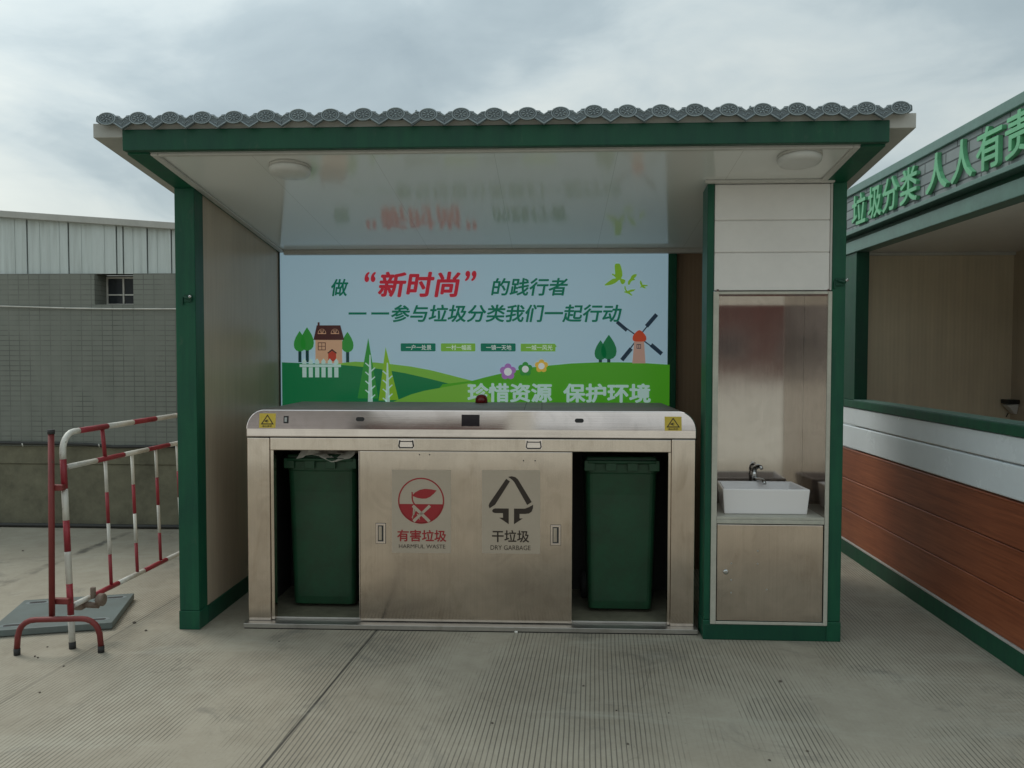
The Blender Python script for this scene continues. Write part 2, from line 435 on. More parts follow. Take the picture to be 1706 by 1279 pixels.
# ------------------------------------------------------------------ mesh helpers
class MB:
    def __init__(self):
        self.v = []
        self.f = []
        self.mi = []
        self.sm = []

    def add(self, vs, fs, mi=0, smooth=False):
        o = len(self.v)
        self.v += [tuple(p) for p in vs]
        for f in fs:
            self.f.append([i + o for i in f])
            self.mi.append(mi)
            self.sm.append(smooth)
        return self

    def box(self, x0, x1, y0, y1, z0, z1, mi=0):
        vs = [(x0, y0, z0), (x1, y0, z0), (x1, y1, z0), (x0, y1, z0), (x0, y0, z1), (x1, y0, z1), (x1, y1, z1), (x0, y1, z1)]
        return self.add(vs, [(0, 3, 2, 1), (4, 5, 6, 7), (0, 1, 5, 4), (1, 2, 6, 5), (2, 3, 7, 6), (3, 0, 4, 7)], mi)

    def hexa(self, vs, mi=0):
        return self.add(vs, [(0, 3, 2, 1), (4, 5, 6, 7), (0, 1, 5, 4), (1, 2, 6, 5), (2, 3, 7, 6), (3, 0, 4, 7)], mi)

    def ybeam(self, x0, x1, y0, y1, zb, zt, mi=0):
        """bar along Y whose bottom and top heights are functions of y"""
        return self.hexa([(x0, y0, zb(y0)), (x1, y0, zb(y0)), (x1, y1, zb(y1)), (x0, y1, zb(y1)),
                          (x0, y0, zt(y0)), (x1, y0, zt(y0)), (x1, y1, zt(y1)), (x0, y1, zt(y1))], mi)

    def prism(self, pts, fn, t0, t1, mi=0, smooth=False):
        """polygon pts (u,v counter-clockwise seen from the t0 side) swept from depth t0 to t1; fn(u,v,t) -> xyz"""
        n = len(pts)
        vs = [fn(u, v, t0) for u, v in pts] + [fn(u, v, t1) for u, v in pts]
        self.add(vs, [list(range(n)), list(range(2 * n - 1, n - 1, -1))], mi)
        o = len(self.v) - 2 * n
        for i in range(n):
            j = (i + 1) % n
            self.f.append([o + j, o + i, o + n + i, o + n + j])
            self.mi.append(mi)
            self.sm.append(smooth)
        return self

    def tube(self, path, r, n=12, mi=0, caps=True, closed=False):
        P = [Vector(p) for p in path]
        m = len(P)
        rr = r if hasattr(r, '__len__') else [r] * m
        up = None
        rings = []
        for i in range(m):
            if closed:
                t = (P[(i + 1) % m] - P[i - 1]).normalized()
            elif i == 0:
                t = (P[1] - P[0]).normalized()
            elif i == m - 1:
                t = (P[-1] - P[-2]).normalized()
            else:
                t = ((P[i + 1] - P[i]).normalized() + (P[i] - P[i - 1]).normalized()).normalized()
            if up is None:
                a = Vector((0, 0, 1)) if abs(t.z) < .9 else Vector((1, 0, 0))
                up = (a - t * a.dot(t)).normalized()
            else:
                up = (up - t * up.dot(t)).normalized()
            s = t.cross(up)
            rings.append([P[i] + (up * math.cos(2 * PI * k / n) + s * math.sin(2 * PI * k / n)) * rr[i] for k in range(n)])
        vs = [v for rg in rings for v in rg]
        fs = []
        for i in range(m if closed else m - 1):
            a, b = i * n, ((i + 1) % m) * n
            for k in range(n):
                l = (k + 1) % n
                fs.append((a + k, a + l, b + l, b + k))
        self.add(vs, fs, mi, True)
        if caps and not closed:
            o = len(self.v) - len(vs)
            self.f.append([o + k for k in range(n - 1, -1, -1)])
            self.mi.append(mi)
            self.sm.append(False)
            self.f.append([o + (m - 1) * n + k for k in range(n)])
            self.mi.append(mi)
            self.sm.append(False)
        return self

    def lathe(self, prof, n, fn, mi=0, smooth=True):
        """prof: (r,h) list; fn(x,y,h)->xyz"""
        vs = [fn(r * math.cos(2 * PI * k / n), r * math.sin(2 * PI * k / n), h) for r, h in prof for k in range(n)]
        fs = []
        for i in range(len(prof) - 1):
            for k in range(n):
                l = (k + 1) % n
                fs.append((i * n + k, i * n + l, (i + 1) * n + l, (i + 1) * n + k))
        fs.append(list(range(n - 1, -1, -1)))
        fs.append([(len(prof) - 1) * n + k for k in range(n)])
        o = len(self.f)
        self.add(vs, fs, mi, smooth)
        self.sm[-1] = self.sm[-2] = False
        return self

    def ellipsoid(self, c, rx, ry, rz, n=10, m=6, mi=0):
        vs, fs = [], []
        for i in range(m + 1):
            a = PI * i / m
            for k in range(n):
                t = 2 * PI * k / n
                vs.append((c[0] + rx * math.sin(a) * math.cos(t), c[1] + ry * math.sin(a) * math.sin(t), c[2] + rz * math.cos(a)))
        for i in range(m):
            for k in range(n):
                l = (k + 1) % n
                fs.append((i * n + k, (i + 1) * n + k, (i + 1) * n + l, i * n + l))
        return self.add(vs, fs, mi, True)

    def build(self, name, mats, parent=None, bevel=0.0, weld=False):
        me = bpy.data.meshes.new(name)
        me.from_pydata(self.v, [], self.f)
        for m_ in (mats if isinstance(mats, (list, tuple)) else [mats]):
            me.materials.append(M[m_])
        for p, i, s in zip(me.polygons, self.mi, self.sm):
            p.material_index = i
            p.use_smooth = s
        bm = bmesh.new()
        bm.from_mesh(me)
        if weld:
            bmesh.ops.remove_doubles(bm, verts=bm.verts, dist=1e-5)
        bmesh.ops.recalc_face_normals(bm, faces=bm.faces)
        bm.to_mesh(me)
        bm.free()
        me.update()
        o = bpy.data.objects.new(name, me)
        COL.objects.link(o)
        if parent:
            o.parent = parent
        if bevel:
            md = o.modifiers.new('bevel', 'BEVEL')
            md.width = bevel
            md.segments = 2
            md.limit_method = 'ANGLE'
            md.angle_limit = R(40)
        return o


def thing(name, label, cat, loc=(0, 0, 0), rotz=0, group=None):
    o = bpy.data.objects.new(name, None)
    COL.objects.link(o)
    o.empty_display_size = .1
    o.location = loc
    o.rotation_euler = (0, 0, rotz)
    return tag(o, label, cat, group)


def tag(o, label, cat, group=None):
    o['label'] = label
    o['category'] = cat
    if group:
        o['group'] = group
    return o


def text_mesh(s, bold=0.0, extrude=0.0):
    c = bpy.data.curves.new('lettering', 'FONT')
    c.body = s
    c.offset = bold
    c.extrude = extrude
    c.resolution_u = 4
    o = bpy.data.objects.new('lettering', c)
    COL.objects.link(o)
    bpy.context.view_layer.update()
    me = bpy.data.meshes.new_from_object(o.evaluated_get(bpy.context.evaluated_depsgraph_get()))
    vs = [tuple(v.co) for v in me.vertices]
    fs = [list(p.vertices) for p in me.polygons]
    bpy.data.objects.remove(o)
    bpy.data.curves.remove(c)
    bpy.data.meshes.remove(me)
    return vs, fs


def put_text(mb, s, u0, u1, v0, v1, fn, bold=0.0, shear=0.0, mi=0, extrude=0.0, t=0.0):
    """fit the string in the rectangle u0..u1, v0..v1 of a surface; fn(u,v,t)->xyz.
    Heavier strokes: the outline is stacked with itself, shifted a little, each copy a hair above the last."""
    vs, fs = text_mesh(s, 0.0, extrude)
    vs = [(x + shear * y, y, z) for x, y, z in vs]
    xa, xb = min(v[0] for v in vs) - bold, max(v[0] for v in vs) + bold
    ya, yb = min(v[1] for v in vs) - bold, max(v[1] for v in vs) + bold
    sh = [(0, 0)] if bold <= 0 else [(0, 0)] + [(bold * math.cos(R(a_)), bold * math.sin(R(a_))) for a_ in range(0, 360, 45)]
    for k, (dx, dy) in enumerate(sh):
        out = [fn(u0 + (x + dx - xa) / (xb - xa) * (u1 - u0), v0 + (y + dy - ya) / (yb - ya) * (v1 - v0), t + (z if extrude else 0) + k * .00006) for x, y, z in vs]
        mb.add(out, fs, mi)


def arc(cx, cz, rx, rz, a0, a1, n):
    return [(cx + rx * math.cos(R(a0 + (a1 - a0) * i / n)), cz + rz * math.sin(R(a0 + (a1 - a0) * i / n))) for i in range(n + 1)]


# ================================================================== GROUND
gm = MB().box(-120, 120, -120, 120, -.3, 0)
go = gm.build('ground', 'ground')
go['kind'] = 'structure'

# ================================================================== SHELTER
SL = -.1275                                  # fall of the roof towards the back
zc = lambda y: 2.474 + SL * y                # ceiling underside
zbm = lambda y: 2.464 + SL * y               # side beams underside
zs = lambda y: 2.534 + SL * y                # roof slab underside
zst = lambda y: 2.603 + SL * y               # roof slab top
XR = 3.645
shelter = thing('waste_station_shelter', 'green framed waste sorting shelter with grey tiled roof and white ceiling', 'shelter')


def post(x0, x1, y0, y1):
    m = MB()
    m.hexa([(x0, y0, .108), (x1, y0, .108), (x1, y1, .108), (x0, y1, .108), (x0, y0, zbm(y0)), (x1, y0, zbm(y0)), (x1, y1, zbm(y1)), (x0, y1, zbm(y1))])
    m.box(x0 - .003, x1 + .003, y0 - .003, y1 + .003, 0, .107)
    return m.build('post', 'green', shelter, .004)


post(0, .113, 0, .113)
post(3.573, XR, 0, .113)
post(2.915, 2.951, 0, .145)
post(2.906, 2.966, 1.40, 1.468)
post(0, .1, 1.47, 1.55)
post(3.55, XR, 1.47, 1.55)
# walls
mw = MB()
mw.ybeam(.025, .104, .114, 1.46, lambda y: .1, zbm)
mw.build('side_wall', 'wall_panel', shelter)
mw = MB()
mw.ybeam(3.56, 3.63, .114, 1.46, lambda y: .1, zbm)
mw.build('side_wall', 'wall_panel', shelter)
mw = MB()
mw.ybeam(.101, 2.93, 1.47, 1.53, lambda y: .0, zbm)
mw.build('back_wall', 'wall_panel_x', shelter)
mw = MB()
mw.ybeam(2.931, 3.549, 1.466, 1.53, lambda y: .0, zbm)
mw.build('back_wall', 'wall_panel_brown', shelter)
# skirting
m = MB().box(0, .115, .117, 1.465, 0, .1)
m.build('skirting', 'green_dark', shelter, .003)
m = MB().box(3.55, XR, .117, 1.465, 0, .1)
m.build('skirting', 'green_dark', shelter, .003)
m = MB().box(2.918, 3.57, -.004, .14, 0, .086)
m.build('skirting', 'green_dark', shelter, .004)
# ceiling with its coving
m = MB().ybeam(.113, 3.532, -.488, 1.468, zc, lambda y: zc(y) + .03)
m.build('ceiling', 'ceiling', shelter)
m = MB()
cz = lambda y: zc(y) - .014
ct = lambda y: zc(y) - .001
m.ybeam(.114, .15, -.487, 1.467, cz, ct)
m.ybeam(3.50, 3.531, -.487, -.005, cz, ct)
m.ybeam(.151, 3.499, -.487, -.462, cz, ct)
m.ybeam(.151, 3.53, 1.37, 1.399, lambda y: cz(y) - .02, ct)
m.ybeam(2.895, 3.572, -.03, -.006, lambda y: cz(y) - .004, ct)
m.build('ceiling_trim', 'white_trim', shelter, .004)
# fascia and side beams
m = MB().box(0, XR, -.535, -.49, 2.535, 2.636)
m.build('fascia', 'green_dark', shelter, .004)
m = MB().ybeam(0, .112, -.489, 1.55, zbm, lambda y: zs(y) - .001)
m.build('side_beam', 'green', shelter, .003)
m = MB().ybeam(3.533, XR, -.489, 1.55, zbm, lambda y: zs(y) - .001)
m.build('side_beam', 'green', shelter, .003)
# roof slab
m = MB().ybeam(-.150, 3.768, -.525, 1.66, zs, zst)
m.build('roof_slab', 'slab', shelter, .003)
# front panel over the wash niche, three boards with fine grooves
m = MB()
for za, zb in ((1.893, 2.093), (2.097, 2.264), (2.268, 2.458)):
    m.box(2.953, 3.560, .004, .03, za, zb)
m.box(2.953, 3.560, .012, .034, 1.893, 2.458)
m.build('front_panel', 'white_panel', shelter, .004)
m = MB().box(2.969, 3.555, .036, .41, 1.905, 2.40)
m.build('column_box', 'wall_panel_brown', shelter)
m = MB().box(3.561, 3.572, .001, .03, 1.893, 2.458)
m.build('panel_trim', 'white_trim', shelter, .002)
# small latch on each front post
for px, pz in ((.071, 1.856), (3.610, 1.935)):
    m = MB()
    m.box(px - .022, px + .024, -.008, -.001, pz - .02, pz + .02)
    m.tube([(px - .012, -.014, pz + .008), (px + .03, -.018, pz - .003)], .007, 8)
    m.box(px - .03, px - .0225, -.014, -.002, pz - .035, pz + .008)
    lt = m.build('latch', 'green_dark', shelter, .003)
    MB().lathe([(.009, 0), (.009, .006), (.004, .009)], 10, lambda x, y, h: (px + .028 + x, -.034 - h, pz + .008 + y)).build('latch_stud', 'chrome', lt)

# roof tiles: moulded sheets with a pressed front edge
P_ = .1558
X0T = -.0585
ZT = 2.681
YT = -.56


def top_profile(u):
    """height of the sheet over the medallion centre line, u in -.5..0.5 pitch"""
    a = abs(u) * P_
    if a < .044:
        return .030 * math.sqrt(max(0, 1 - (a / .0495) ** 2)) * 1.0
    if a < .060:
        return .0118
    k = (a - .060) / (P_ / 2 - .060)
    return .0138 - .0145 * math.sin(k * PI / 2)


m = MB()
NS = 14
cols = []
for i in range(25):
    sh = [0, .004, -.002, .003, .001][i // 5 % 5]
    for k in range(NS + 1):
        u = -.5 + k / NS
        if i == 0 and u < -.32:
            continue
        if i == 24 and u > .32:
            continue
        cols.append((X0T + (i + u) * P_ + (.0006 if k == 0 else 0), top_profile(u) + sh))
rows = []
y = YT
while y < 1.68:
    rows.append((y, 0.0))
    rows.append((y + .2, -.012))
    y += .2
for a in range(len(rows)):
    for x, h in cols:
        yy, d = rows[a]
        m.v.append((x, yy + (.0005 if a % 2 else 0), ZT + SL * (yy - YT) + h * (1 if a else 1) + d))
nc = len(cols)
for a in range(len(rows) - 1):
    for c in range(nc - 1):
        m.f.append([a * nc + c, a * nc + c + 1, (a + 1) * nc + c + 1, (a + 1) * nc + c])
        m.mi.append(0)
        m.sm.append(True)
# left and right edge skirts (stepped)
for c in (0, nc - 1):
    for a in range(len(rows) - 1):
        b0, b1 = m.v[a * nc + c], m.v[(a + 1) * nc + c]
        o = len(m.v)
        m.v += [(b0[0], b0[1], zst(b0[1]) + .001), (b1[0], b1[1], zst(b1[1]) + .001)]
        m.f.append([a * nc + c, (a + 1) * nc + c, o + 1, o])
        m.mi.append(0)
        m.sm.append(False)
m.build('roof_tiles', 'tile', shelter)
m = MB()
fnT = lambda sh, xc: (lambda u, v, t: (xc + u, YT - .004 + t + v * .12, ZT + v * 1.17 + sh))
for i in range(25):
    sh = [0, .004, -.002, .003, .001][i // 5 % 5] + random.uniform(-.0012, .0012)
    xc = X0T + i * P_ + random.uniform(-.001, .001)
    F = fnT(sh, xc)
    h = P_ / 2
    l = -h if i else -.052
    r_ = h if i < 24 else .052
    bot = ([(l + .0004, -.046)] if i else [(l, -.012)]) + [(-.036, -.0215)] + arc(0, 0, .046, .0258, 230, 310, 8) + [(.036, -.0215)] + ([(r_ - .0004, -.046)] if i < 24 else [(r_, -.012)])
    top = ([(r_ - .0004, -.001)] if i < 24 else [(r_, .006)]) + [(.064, .004), (.060, .0115), (.047, .0125)] + arc(0, 0, .0445, .0262, 28, 152, 12) + [(-.047, .0125), (-.060, .0115), (-.064, .004)] + ([(l + .0004, -.001)] if i else [(l, .006)])
    if i == 0:
        top = [p for p in top if p[0] > -.053]
    if i == 24:
        top = [p for p in top if p[0] < .053]
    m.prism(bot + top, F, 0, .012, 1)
    # medallion: two rings, eight petals, a boss
    for k, rad in ((1.0, .0034), (.76, .0018)):
        m.tube([F(.0425 * k * math.cos(2 * PI * q / 22), .0242 * k * math.sin(2 * PI * q / 22), -.001) for q in range(22)], rad, 5, closed=True)
    for q in range(8):
        a = 2 * PI * q / 8 + .2
        m.tube([F(.010 * math.cos(a), .0062 * math.sin(a), -.001), F(.019 * math.cos(a), .0112 * math.sin(a), -.003), F(.028 * math.cos(a), .0163 * math.sin(a), -.001)], [.0014, .0038, .0016], 5)
    m.ellipsoid(F(0, 0, 0), .006, .004, .0045, 8, 5)
    # drip: rim of the V and a scroll
    if i < 24:
        m.tube([F(.037, -.018, -.001), F(h, -.041, -.001), F(P_ - .037, -.018, -.001)], .0036, 5)
        m.tube([F(.046, .007, -.001), F(.058, .007, -.001), F(h, -.005, -.001), F(P_ - .058, .007, -.001), F(P_ - .046, .007, -.001)], .003, 5)
        m.tube([F(.050 + .008 * q, -.003 + .005 * math.sin(q * 1.5), -.001) for q in range(8)], .0022, 5)
        m.tube([F(h - .016, -.019, -.001), F(h - .004, -.026, -.001), F(h + .006, -.014, -.001), F(h + .017, -.018, -.001)], .002, 5)
    if i % 5 == 4 and i < 24:
        m.ellipsoid(F(P_ - .058, .010, .004), .006, .008, .008, 8, 5)
m.build('tile_edge', ['tile', 'tile_recess_shade'], shelter)

# ---------------------------------------------------------------- ceiling lights
def ceiling_light(cx, cy, label):
    t = thing('ceiling_light', label, 'ceiling light', (cx, cy, zc(cy) - .001), 0, 'round lights under the shelter ceiling')
    t.rotation_euler = (math.atan(SL), 0, 0)
    I = lambda x, y, h: (x, y, -h)
    MB().lathe([(.104, 0), (.106, .004), (.106, .012), (.100, .014)], 40, I).build('lamp_base', 'white_trim', t)
    MB().lathe([(.102, .0145), (.104, .022), (.102, .032), (.094, .041), (.076, .047), (.04, .0505), (.008, .0515)], 40, I).build('lamp_shade', 'lampwhite', t)
    return t


ceiling_light(.745, -.285, 'round white ceiling light on the left side, over the yellow sticker end of the cabinet')
ceiling_light(3.285, -.365, 'round white ceiling light above the white panel over the wash niche')

# ================================================================== BANNER
PB = (470.0, 419.0)
SXB = (2.918 - .114) / 645.0
SZB = (2.29 - 1.188) / 252.0
BX = lambda px: .114 + (px - 470.0) * SXB
BZ = lambda py: 2.29 - (py - 419.0) * SZB
YB = 1.398
banner = thing('banner_lightbox', 'backlit banner with red and green Chinese slogan over cartoon hills', 'banner', (0, 0, 0))
BL = {}


def bcol(name, c, e=.305):
    M['b_' + name] = mat('banner_' + name, c, .25, 0, .5, e)
    return 'b_' + name


bcols = dict(bg=lin(166, 197, 213), teal=lin(8, 112, 88), red=lin(186, 40, 58), dgreen=lin(22, 116, 70), mgreen=lin(78, 160, 38),
             lgreen=lin(118, 176, 66), ygreen=lin(128, 178, 48), tree=lin(52, 142, 62), trunk=lin(20, 60, 60), roof=lin(74, 44, 44), wall=lin(198, 160, 130),
             door=lin(176, 66, 52), pale=lin(182, 212, 206), navy=lin(44, 62, 78), mill=lin(186, 150, 136), cap=lin(190, 74, 46), purple=lin(158, 112, 178),
             yellow=lin(214, 178, 72), orange=lin(206, 110, 66), white=lin(214, 222, 222))
BN = {k: bcol(k, v) for k, v in bcols.items()}
BLAYER = [0]


def bshape(name, colname, polys, layer, px=True):
    mb = MB()
    t = -.0012 * layer
    for p in polys:
        mb.add([(BX(x), YB + t, BZ(y_)) for x, y_ in p], [list(range(len(p)))])
    return mb.build(name, BN[colname], banner)


def Lz(*pts):
    return [(460 + x / 4.568, 410 + y_ / 4.568) for x, y_ in pts]


def Rz(*pts):
    return [(780 + x / 4.567, 410 + y_ / 4.567) for x, y_ in pts]


def smoothp(pts, n=6):
    """Catmull-Rom through the points (closed)"""
    out = []
    N = len(pts)
    for i in range(N):
        p0, p1, p2, p3 = pts[i - 1], pts[i], pts[(i + 1) % N], pts[(i + 2) % N]
        for k in range(n):
            t = k / n
            out.append(tuple(.5 * (2 * p1[d] + (p2[d] - p0[d]) * t + (2 * p0[d] - 5 * p1[d] + 4 * p2[d] - p3[d]) * t * t + (-p0[d] + 3 * p1[d] - 3 * p2[d] + p3[d]) * t ** 3) for d in (0, 1)))
    return out


MB().box(.115, 2.904, YB, YB + .06, 1.13, 2.291).build('banner_panel', BN['bg'], banner)
M['frame_dark'] = worn('dark_frame', (.03, .045, .04), .45, .2, 8)
m = MB()
m.box(.106, .1145, YB - .006, YB + .05, 1.12, 2.297)
m.box(.1148, 2.904, YB - .006, YB + .05, 2.2912, 2.297)
m.build('banner_frame', 'frame_dark', banner)


def teardrop(cx, top, bot, w):
    """leaf-shaped tree crown: pointed top, round bottom (px)"""
    h = bot - top
    half = [(0, 0), (.16, .14), (.34, .32), (.47, .52), (.5, .68), (.45, .84), (.30, .95), (.10, 1.0)]
    r1 = [(cx + a * w, top + b * h) for a, b in half]
    return r1 + [(2 * cx - x, y_) for x, y_ in reversed(r1[1:])]


LW = lambda s: s / 4.568
# hills
bshape('hill', 'lgreen', [Lz((480, 885), (620, 872), (780, 878), (900, 890), (1050, 908), (1200, 935), (1350, 972), (1500, 1010), (1600, 1040), (1600, 1209), (480, 1209))], 1)
bshape('hill', 'dgreen', [Lz((56, 878), (200, 883), (400, 888), (620, 905), (800, 925), (1000, 957), (1180, 997), (1385, 1047), (1150, 1090), (1050, 1118), (960, 1155), (900, 1180), (860, 1209), (56, 1209))], 2)
bshape('hill', 'mgreen', [Rz((-170, 1040), (60, 1012), (160, 985), (330, 945), (500, 912), (650, 896), (800, 882), (1000, 873), (1150, 872), (1300, 875), (1532, 890), (1532, 1216), (-330, 1216))], 3)
bshape('hill', 'lgreen', [Lz((1385, 1047), (1500, 1030), (1620, 1080), (1700, 1209), (860, 1209), (900, 1180), (960, 1155), (1050, 1118), (1150, 1090))], 4)
# left grove and house
def bx(x, y_):
    return Lz((x, y_))[0]


for cx, tp, bt, w in ((197, 640, 795, 92), (254, 612, 788, 104), (565, 647, 800, 92)):
    a = bx(cx, tp)
    b_ = bx(cx, bt)
    bshape('printed_tree', 'trunk', [Lz((cx - 12, bt - 30), (cx + 12, bt - 30), (cx + 12, 877), (cx - 12, 877))], 5)
    bshape('printed_tree', 'tree', [teardrop(a[0], a[1], b_[1], LW(w))], 6)
bshape('printed_house', 'wall', [Lz((318, 706), (524, 706), (524, 885), (318, 885))], 7)
bshape('printed_house', 'roof', [Lz((330, 598), (512, 598), (540, 708), (304, 708))], 8)
bshape('printed_chimney', 'roof', [Lz((337, 575), (352, 575), (352, 598), (337, 598))], 8)
for cx in (370, 470):
    pol = []
    outer = [(cx + 32 * math.cos(R(a)), 662 - 38 * math.sin(R(a))) for a in range(0, 181, 15)]
    inner = [(cx + 27 * math.cos(R(a)), 657 - 31 * math.sin(R(a))) for a in range(180, -1, -15)]
    pol += [Lz(*(outer[i], outer[i + 1], inner[-2 - i], inner[-1 - i])) for i in range(12)]
    for dx in (-14, 0, 14):
        pol.append(Lz((cx + dx * .3 - 2, 660), (cx + dx - 2, 632), (cx + dx + 2, 632), (cx + dx * .3 + 2, 660)))
    pol.append(Lz((cx - 32, 657), (cx + 32, 657), (cx + 32, 663), (cx - 32, 663)))
    bshape('printed_dormer', 'wall', pol, 9)
bshape('printed_window', 'roof', [Lz((338, 727), (398, 727), (398, 732), (338, 732)), Lz((338, 781), (398, 781), (398, 786), (338, 786)), Lz((338, 732), (343, 732), (343, 781), (338, 781)), Lz((393, 732), (398, 732), (398, 781), (393, 781)), Lz((366, 732), (370, 732), (370, 781), (366, 781)), Lz((343, 754), (366, 754), (366, 758), (343, 758)), Lz((370, 754), (393, 754), (393, 758), (370, 758)), Lz((410, 805), (447, 776), (484, 805), (478, 812), (447, 790), (416, 812))], 9)
bshape('printed_house', 'door', [Lz((417, 812), (447, 791), (478, 812), (478, 870), (417, 870))], 9)
pol = [Lz((196, 893), (515, 893), (515, 913), (196, 913))]
for i in range(6):
    x = 217 + i * 49.2
    pol.append(Lz((x, 915), (x + 32, 915), (x + 32, 991), (x, 991)))
    pol.append(Lz((x, 890), (x, 868), (x + 16, 848), (x + 32, 868), (x + 32, 890)))
pol.append(Lz((212, 780), (240, 780), (240, 847), (212, 847)))
bshape('printed_fence', 'pale', pol[:-1], 10)
# two conifers
bshape('printed_tree', 'tree', [Lz((724, 693), (640, 1150), (800, 1150))], 5)
bshape('printed_tree', 'ygreen', [Lz((857, 762), (802, 1165), (955, 1160))], 6)
pol = []
for cx, tp, w in ((738, 820, 19), (871, 880, 17)):
    pol.append(Lz((cx - 5, tp), (cx + 4, tp), (cx + w, 1180), (cx - w, 1180)))
    for i in range(4):
        y_ = tp + 70 + i * 68
        pol.append(Lz((cx - 8, y_ + 22), (cx - 40, y_ - 6), (cx - 34, y_ - 12), (cx - 8, y_ + 8)))
        pol.append(Lz((cx + 8, y_ + 60), (cx + 8, y_ + 46), (cx + 34, y_ + 24), (cx + 40, y_ + 30)))
bshape('printed_tree', 'pale', pol, 7)
# right trees and windmill
for cx, tp, bt, w in ((1017, 708, 855, 88), (1079, 668, 850, 116)):
    a = Rz((cx, tp))[0]
    b_ = Rz((cx, bt))[0]
    bshape('printed_tree', 'trunk', [Rz((cx - 12, bt - 30), (cx + 12, bt - 30), (cx + 12, 873), (cx - 12, 873))], 5)
    bshape('printed_tree', 'dgreen', [teardrop(a[0], a[1], b_[1], LW(w))], 6)


def bar(x0, y0, x1, y1, w):
    dx, dy = x1 - x0, y1 - y0
    l = math.hypot(dx, dy)
    nx, ny = -dy / l * w / 2, dx / l * w / 2
    return Rz((x0 + nx, y0 + ny), (x1 + nx, y1 + ny), (x1 - nx, y1 - ny), (x0 - nx, y0 - ny))


bshape('printed_windmill', 'navy', [bar(1300, 685, 1428, 522, 9), bar(1300, 685, 1140, 572, 9), bar(1300, 685, 1472, 810, 9), bar(1300, 685, 1178, 855, 9),
                                    bar(1357, 606, 1432, 518, 30), bar(1213, 636, 1138, 572, 26), bar(1392, 742, 1472, 810, 30), bar(1246, 770, 1176, 856, 30)], 5)
bshape('printed_windmill', 'mill', [Rz((1268, 712), (1340, 712), (1352, 880), (1254, 880))], 6)
bshape('printed_windmill', 'cap', [smoothp(Rz((1255, 690), (1268, 662), (1305, 634), (1342, 662), (1356, 690), (1345, 716), (1268, 716)), 4)], 7)
bshape('printed_windmill', 'navy', [Rz((1285, 738), (1317, 738), (1317, 743), (1285, 743)), Rz((1285, 766), (1317, 766), (1317, 771), (1285, 771)), Rz((1285, 743), (1289, 743), (1289, 766), (1285, 766)), Rz((1299, 743), (1303, 743), (1303, 766), (1299, 766)), Rz((1313, 743), (1317, 743), (1317, 766), (1313, 766))], 8)
# flowers
for cx, cy, rad, c1, c2 in ((324, 945, 62, 'purple', 'white'), (455, 925, 54, 'tree', 'white'), (576, 902, 50, 'yellow', 'white')):
    pet = []
    for q in range(5):
        a = R(90 + 72 * q)
        ox, oy = cx + rad * .58 * math.cos(a), cy - rad * .58 * math.sin(a)
        pet.append((ox, oy))
    for q, (ox, oy) in enumerate(pet):
        bshape('printed_flower', c1, [Rz(*[(ox + rad * .43 * math.cos(2 * PI * k / 18), oy + rad * .43 * math.sin(2 * PI * k / 18)) for k in range(18)])], 5 + .3 * q)
    bshape('printed_flower', c2, [Rz(*[(cx + rad * .48 * math.cos(2 * PI * k / 20), cy + rad * .48 * math.sin(2 * PI * k / 20)) for k in range(20)])], 7)
# birds
bshape('printed_bird', 'ygreen', [smoothp(Rz((1120, 150), (1140, 142), (1160, 150), (1174, 200), (1176, 235), (1168, 252), (1195, 262), (1196, 280), (1180, 295), (1165, 285), (1155, 262), (1125, 285), (1085, 300), (1044, 302), (1070, 278), (1105, 255), (1128, 250), (1112, 232), (1098, 225), (1105, 216), (1122, 222), (1120, 185)), 3)], 5)
bshape('printed_bird', 'ygreen', [smoothp(Rz((1283, 222), (1276, 240), (1262, 252), (1272, 262), (1252, 268), (1238, 280), (1230, 298), (1218, 296), (1220, 272), (1236, 254), (1244, 234), (1262, 222)), 3)], 5)
bshape('printed_bird', 'ygreen', [Rz((1192, 308), (1200, 310), (1204, 330), (1214, 345), (1240, 334), (1274, 332), (1262, 345), (1232, 354), (1252, 376), (1245, 380), (1220, 364), (1190, 354), (1192, 348), (1202, 346), (1192, 328))], 5)
bshape('printed_bird', 'ygreen', [Rz((1308, 268), (1316, 270), (1326, 298), (1364, 302), (1364, 308), (1338, 312), (1354, 324), (1340, 326), (1322, 318), (1306, 320), (1316, 308), (1306, 288))], 5)


def btext(s, x0, x1, y0, y1, colname, bold=.012, shear=0.0, layer=9, name='slogan_lettering'):
    mb = MB()
    put_text(mb, s, BX(x0), BX(x1), BZ(y1), BZ(y0), lambda u, v, t: (u, YB - .0012 * layer - t, v), bold, shear)
    return mb.build(name, BN[colname], banner)


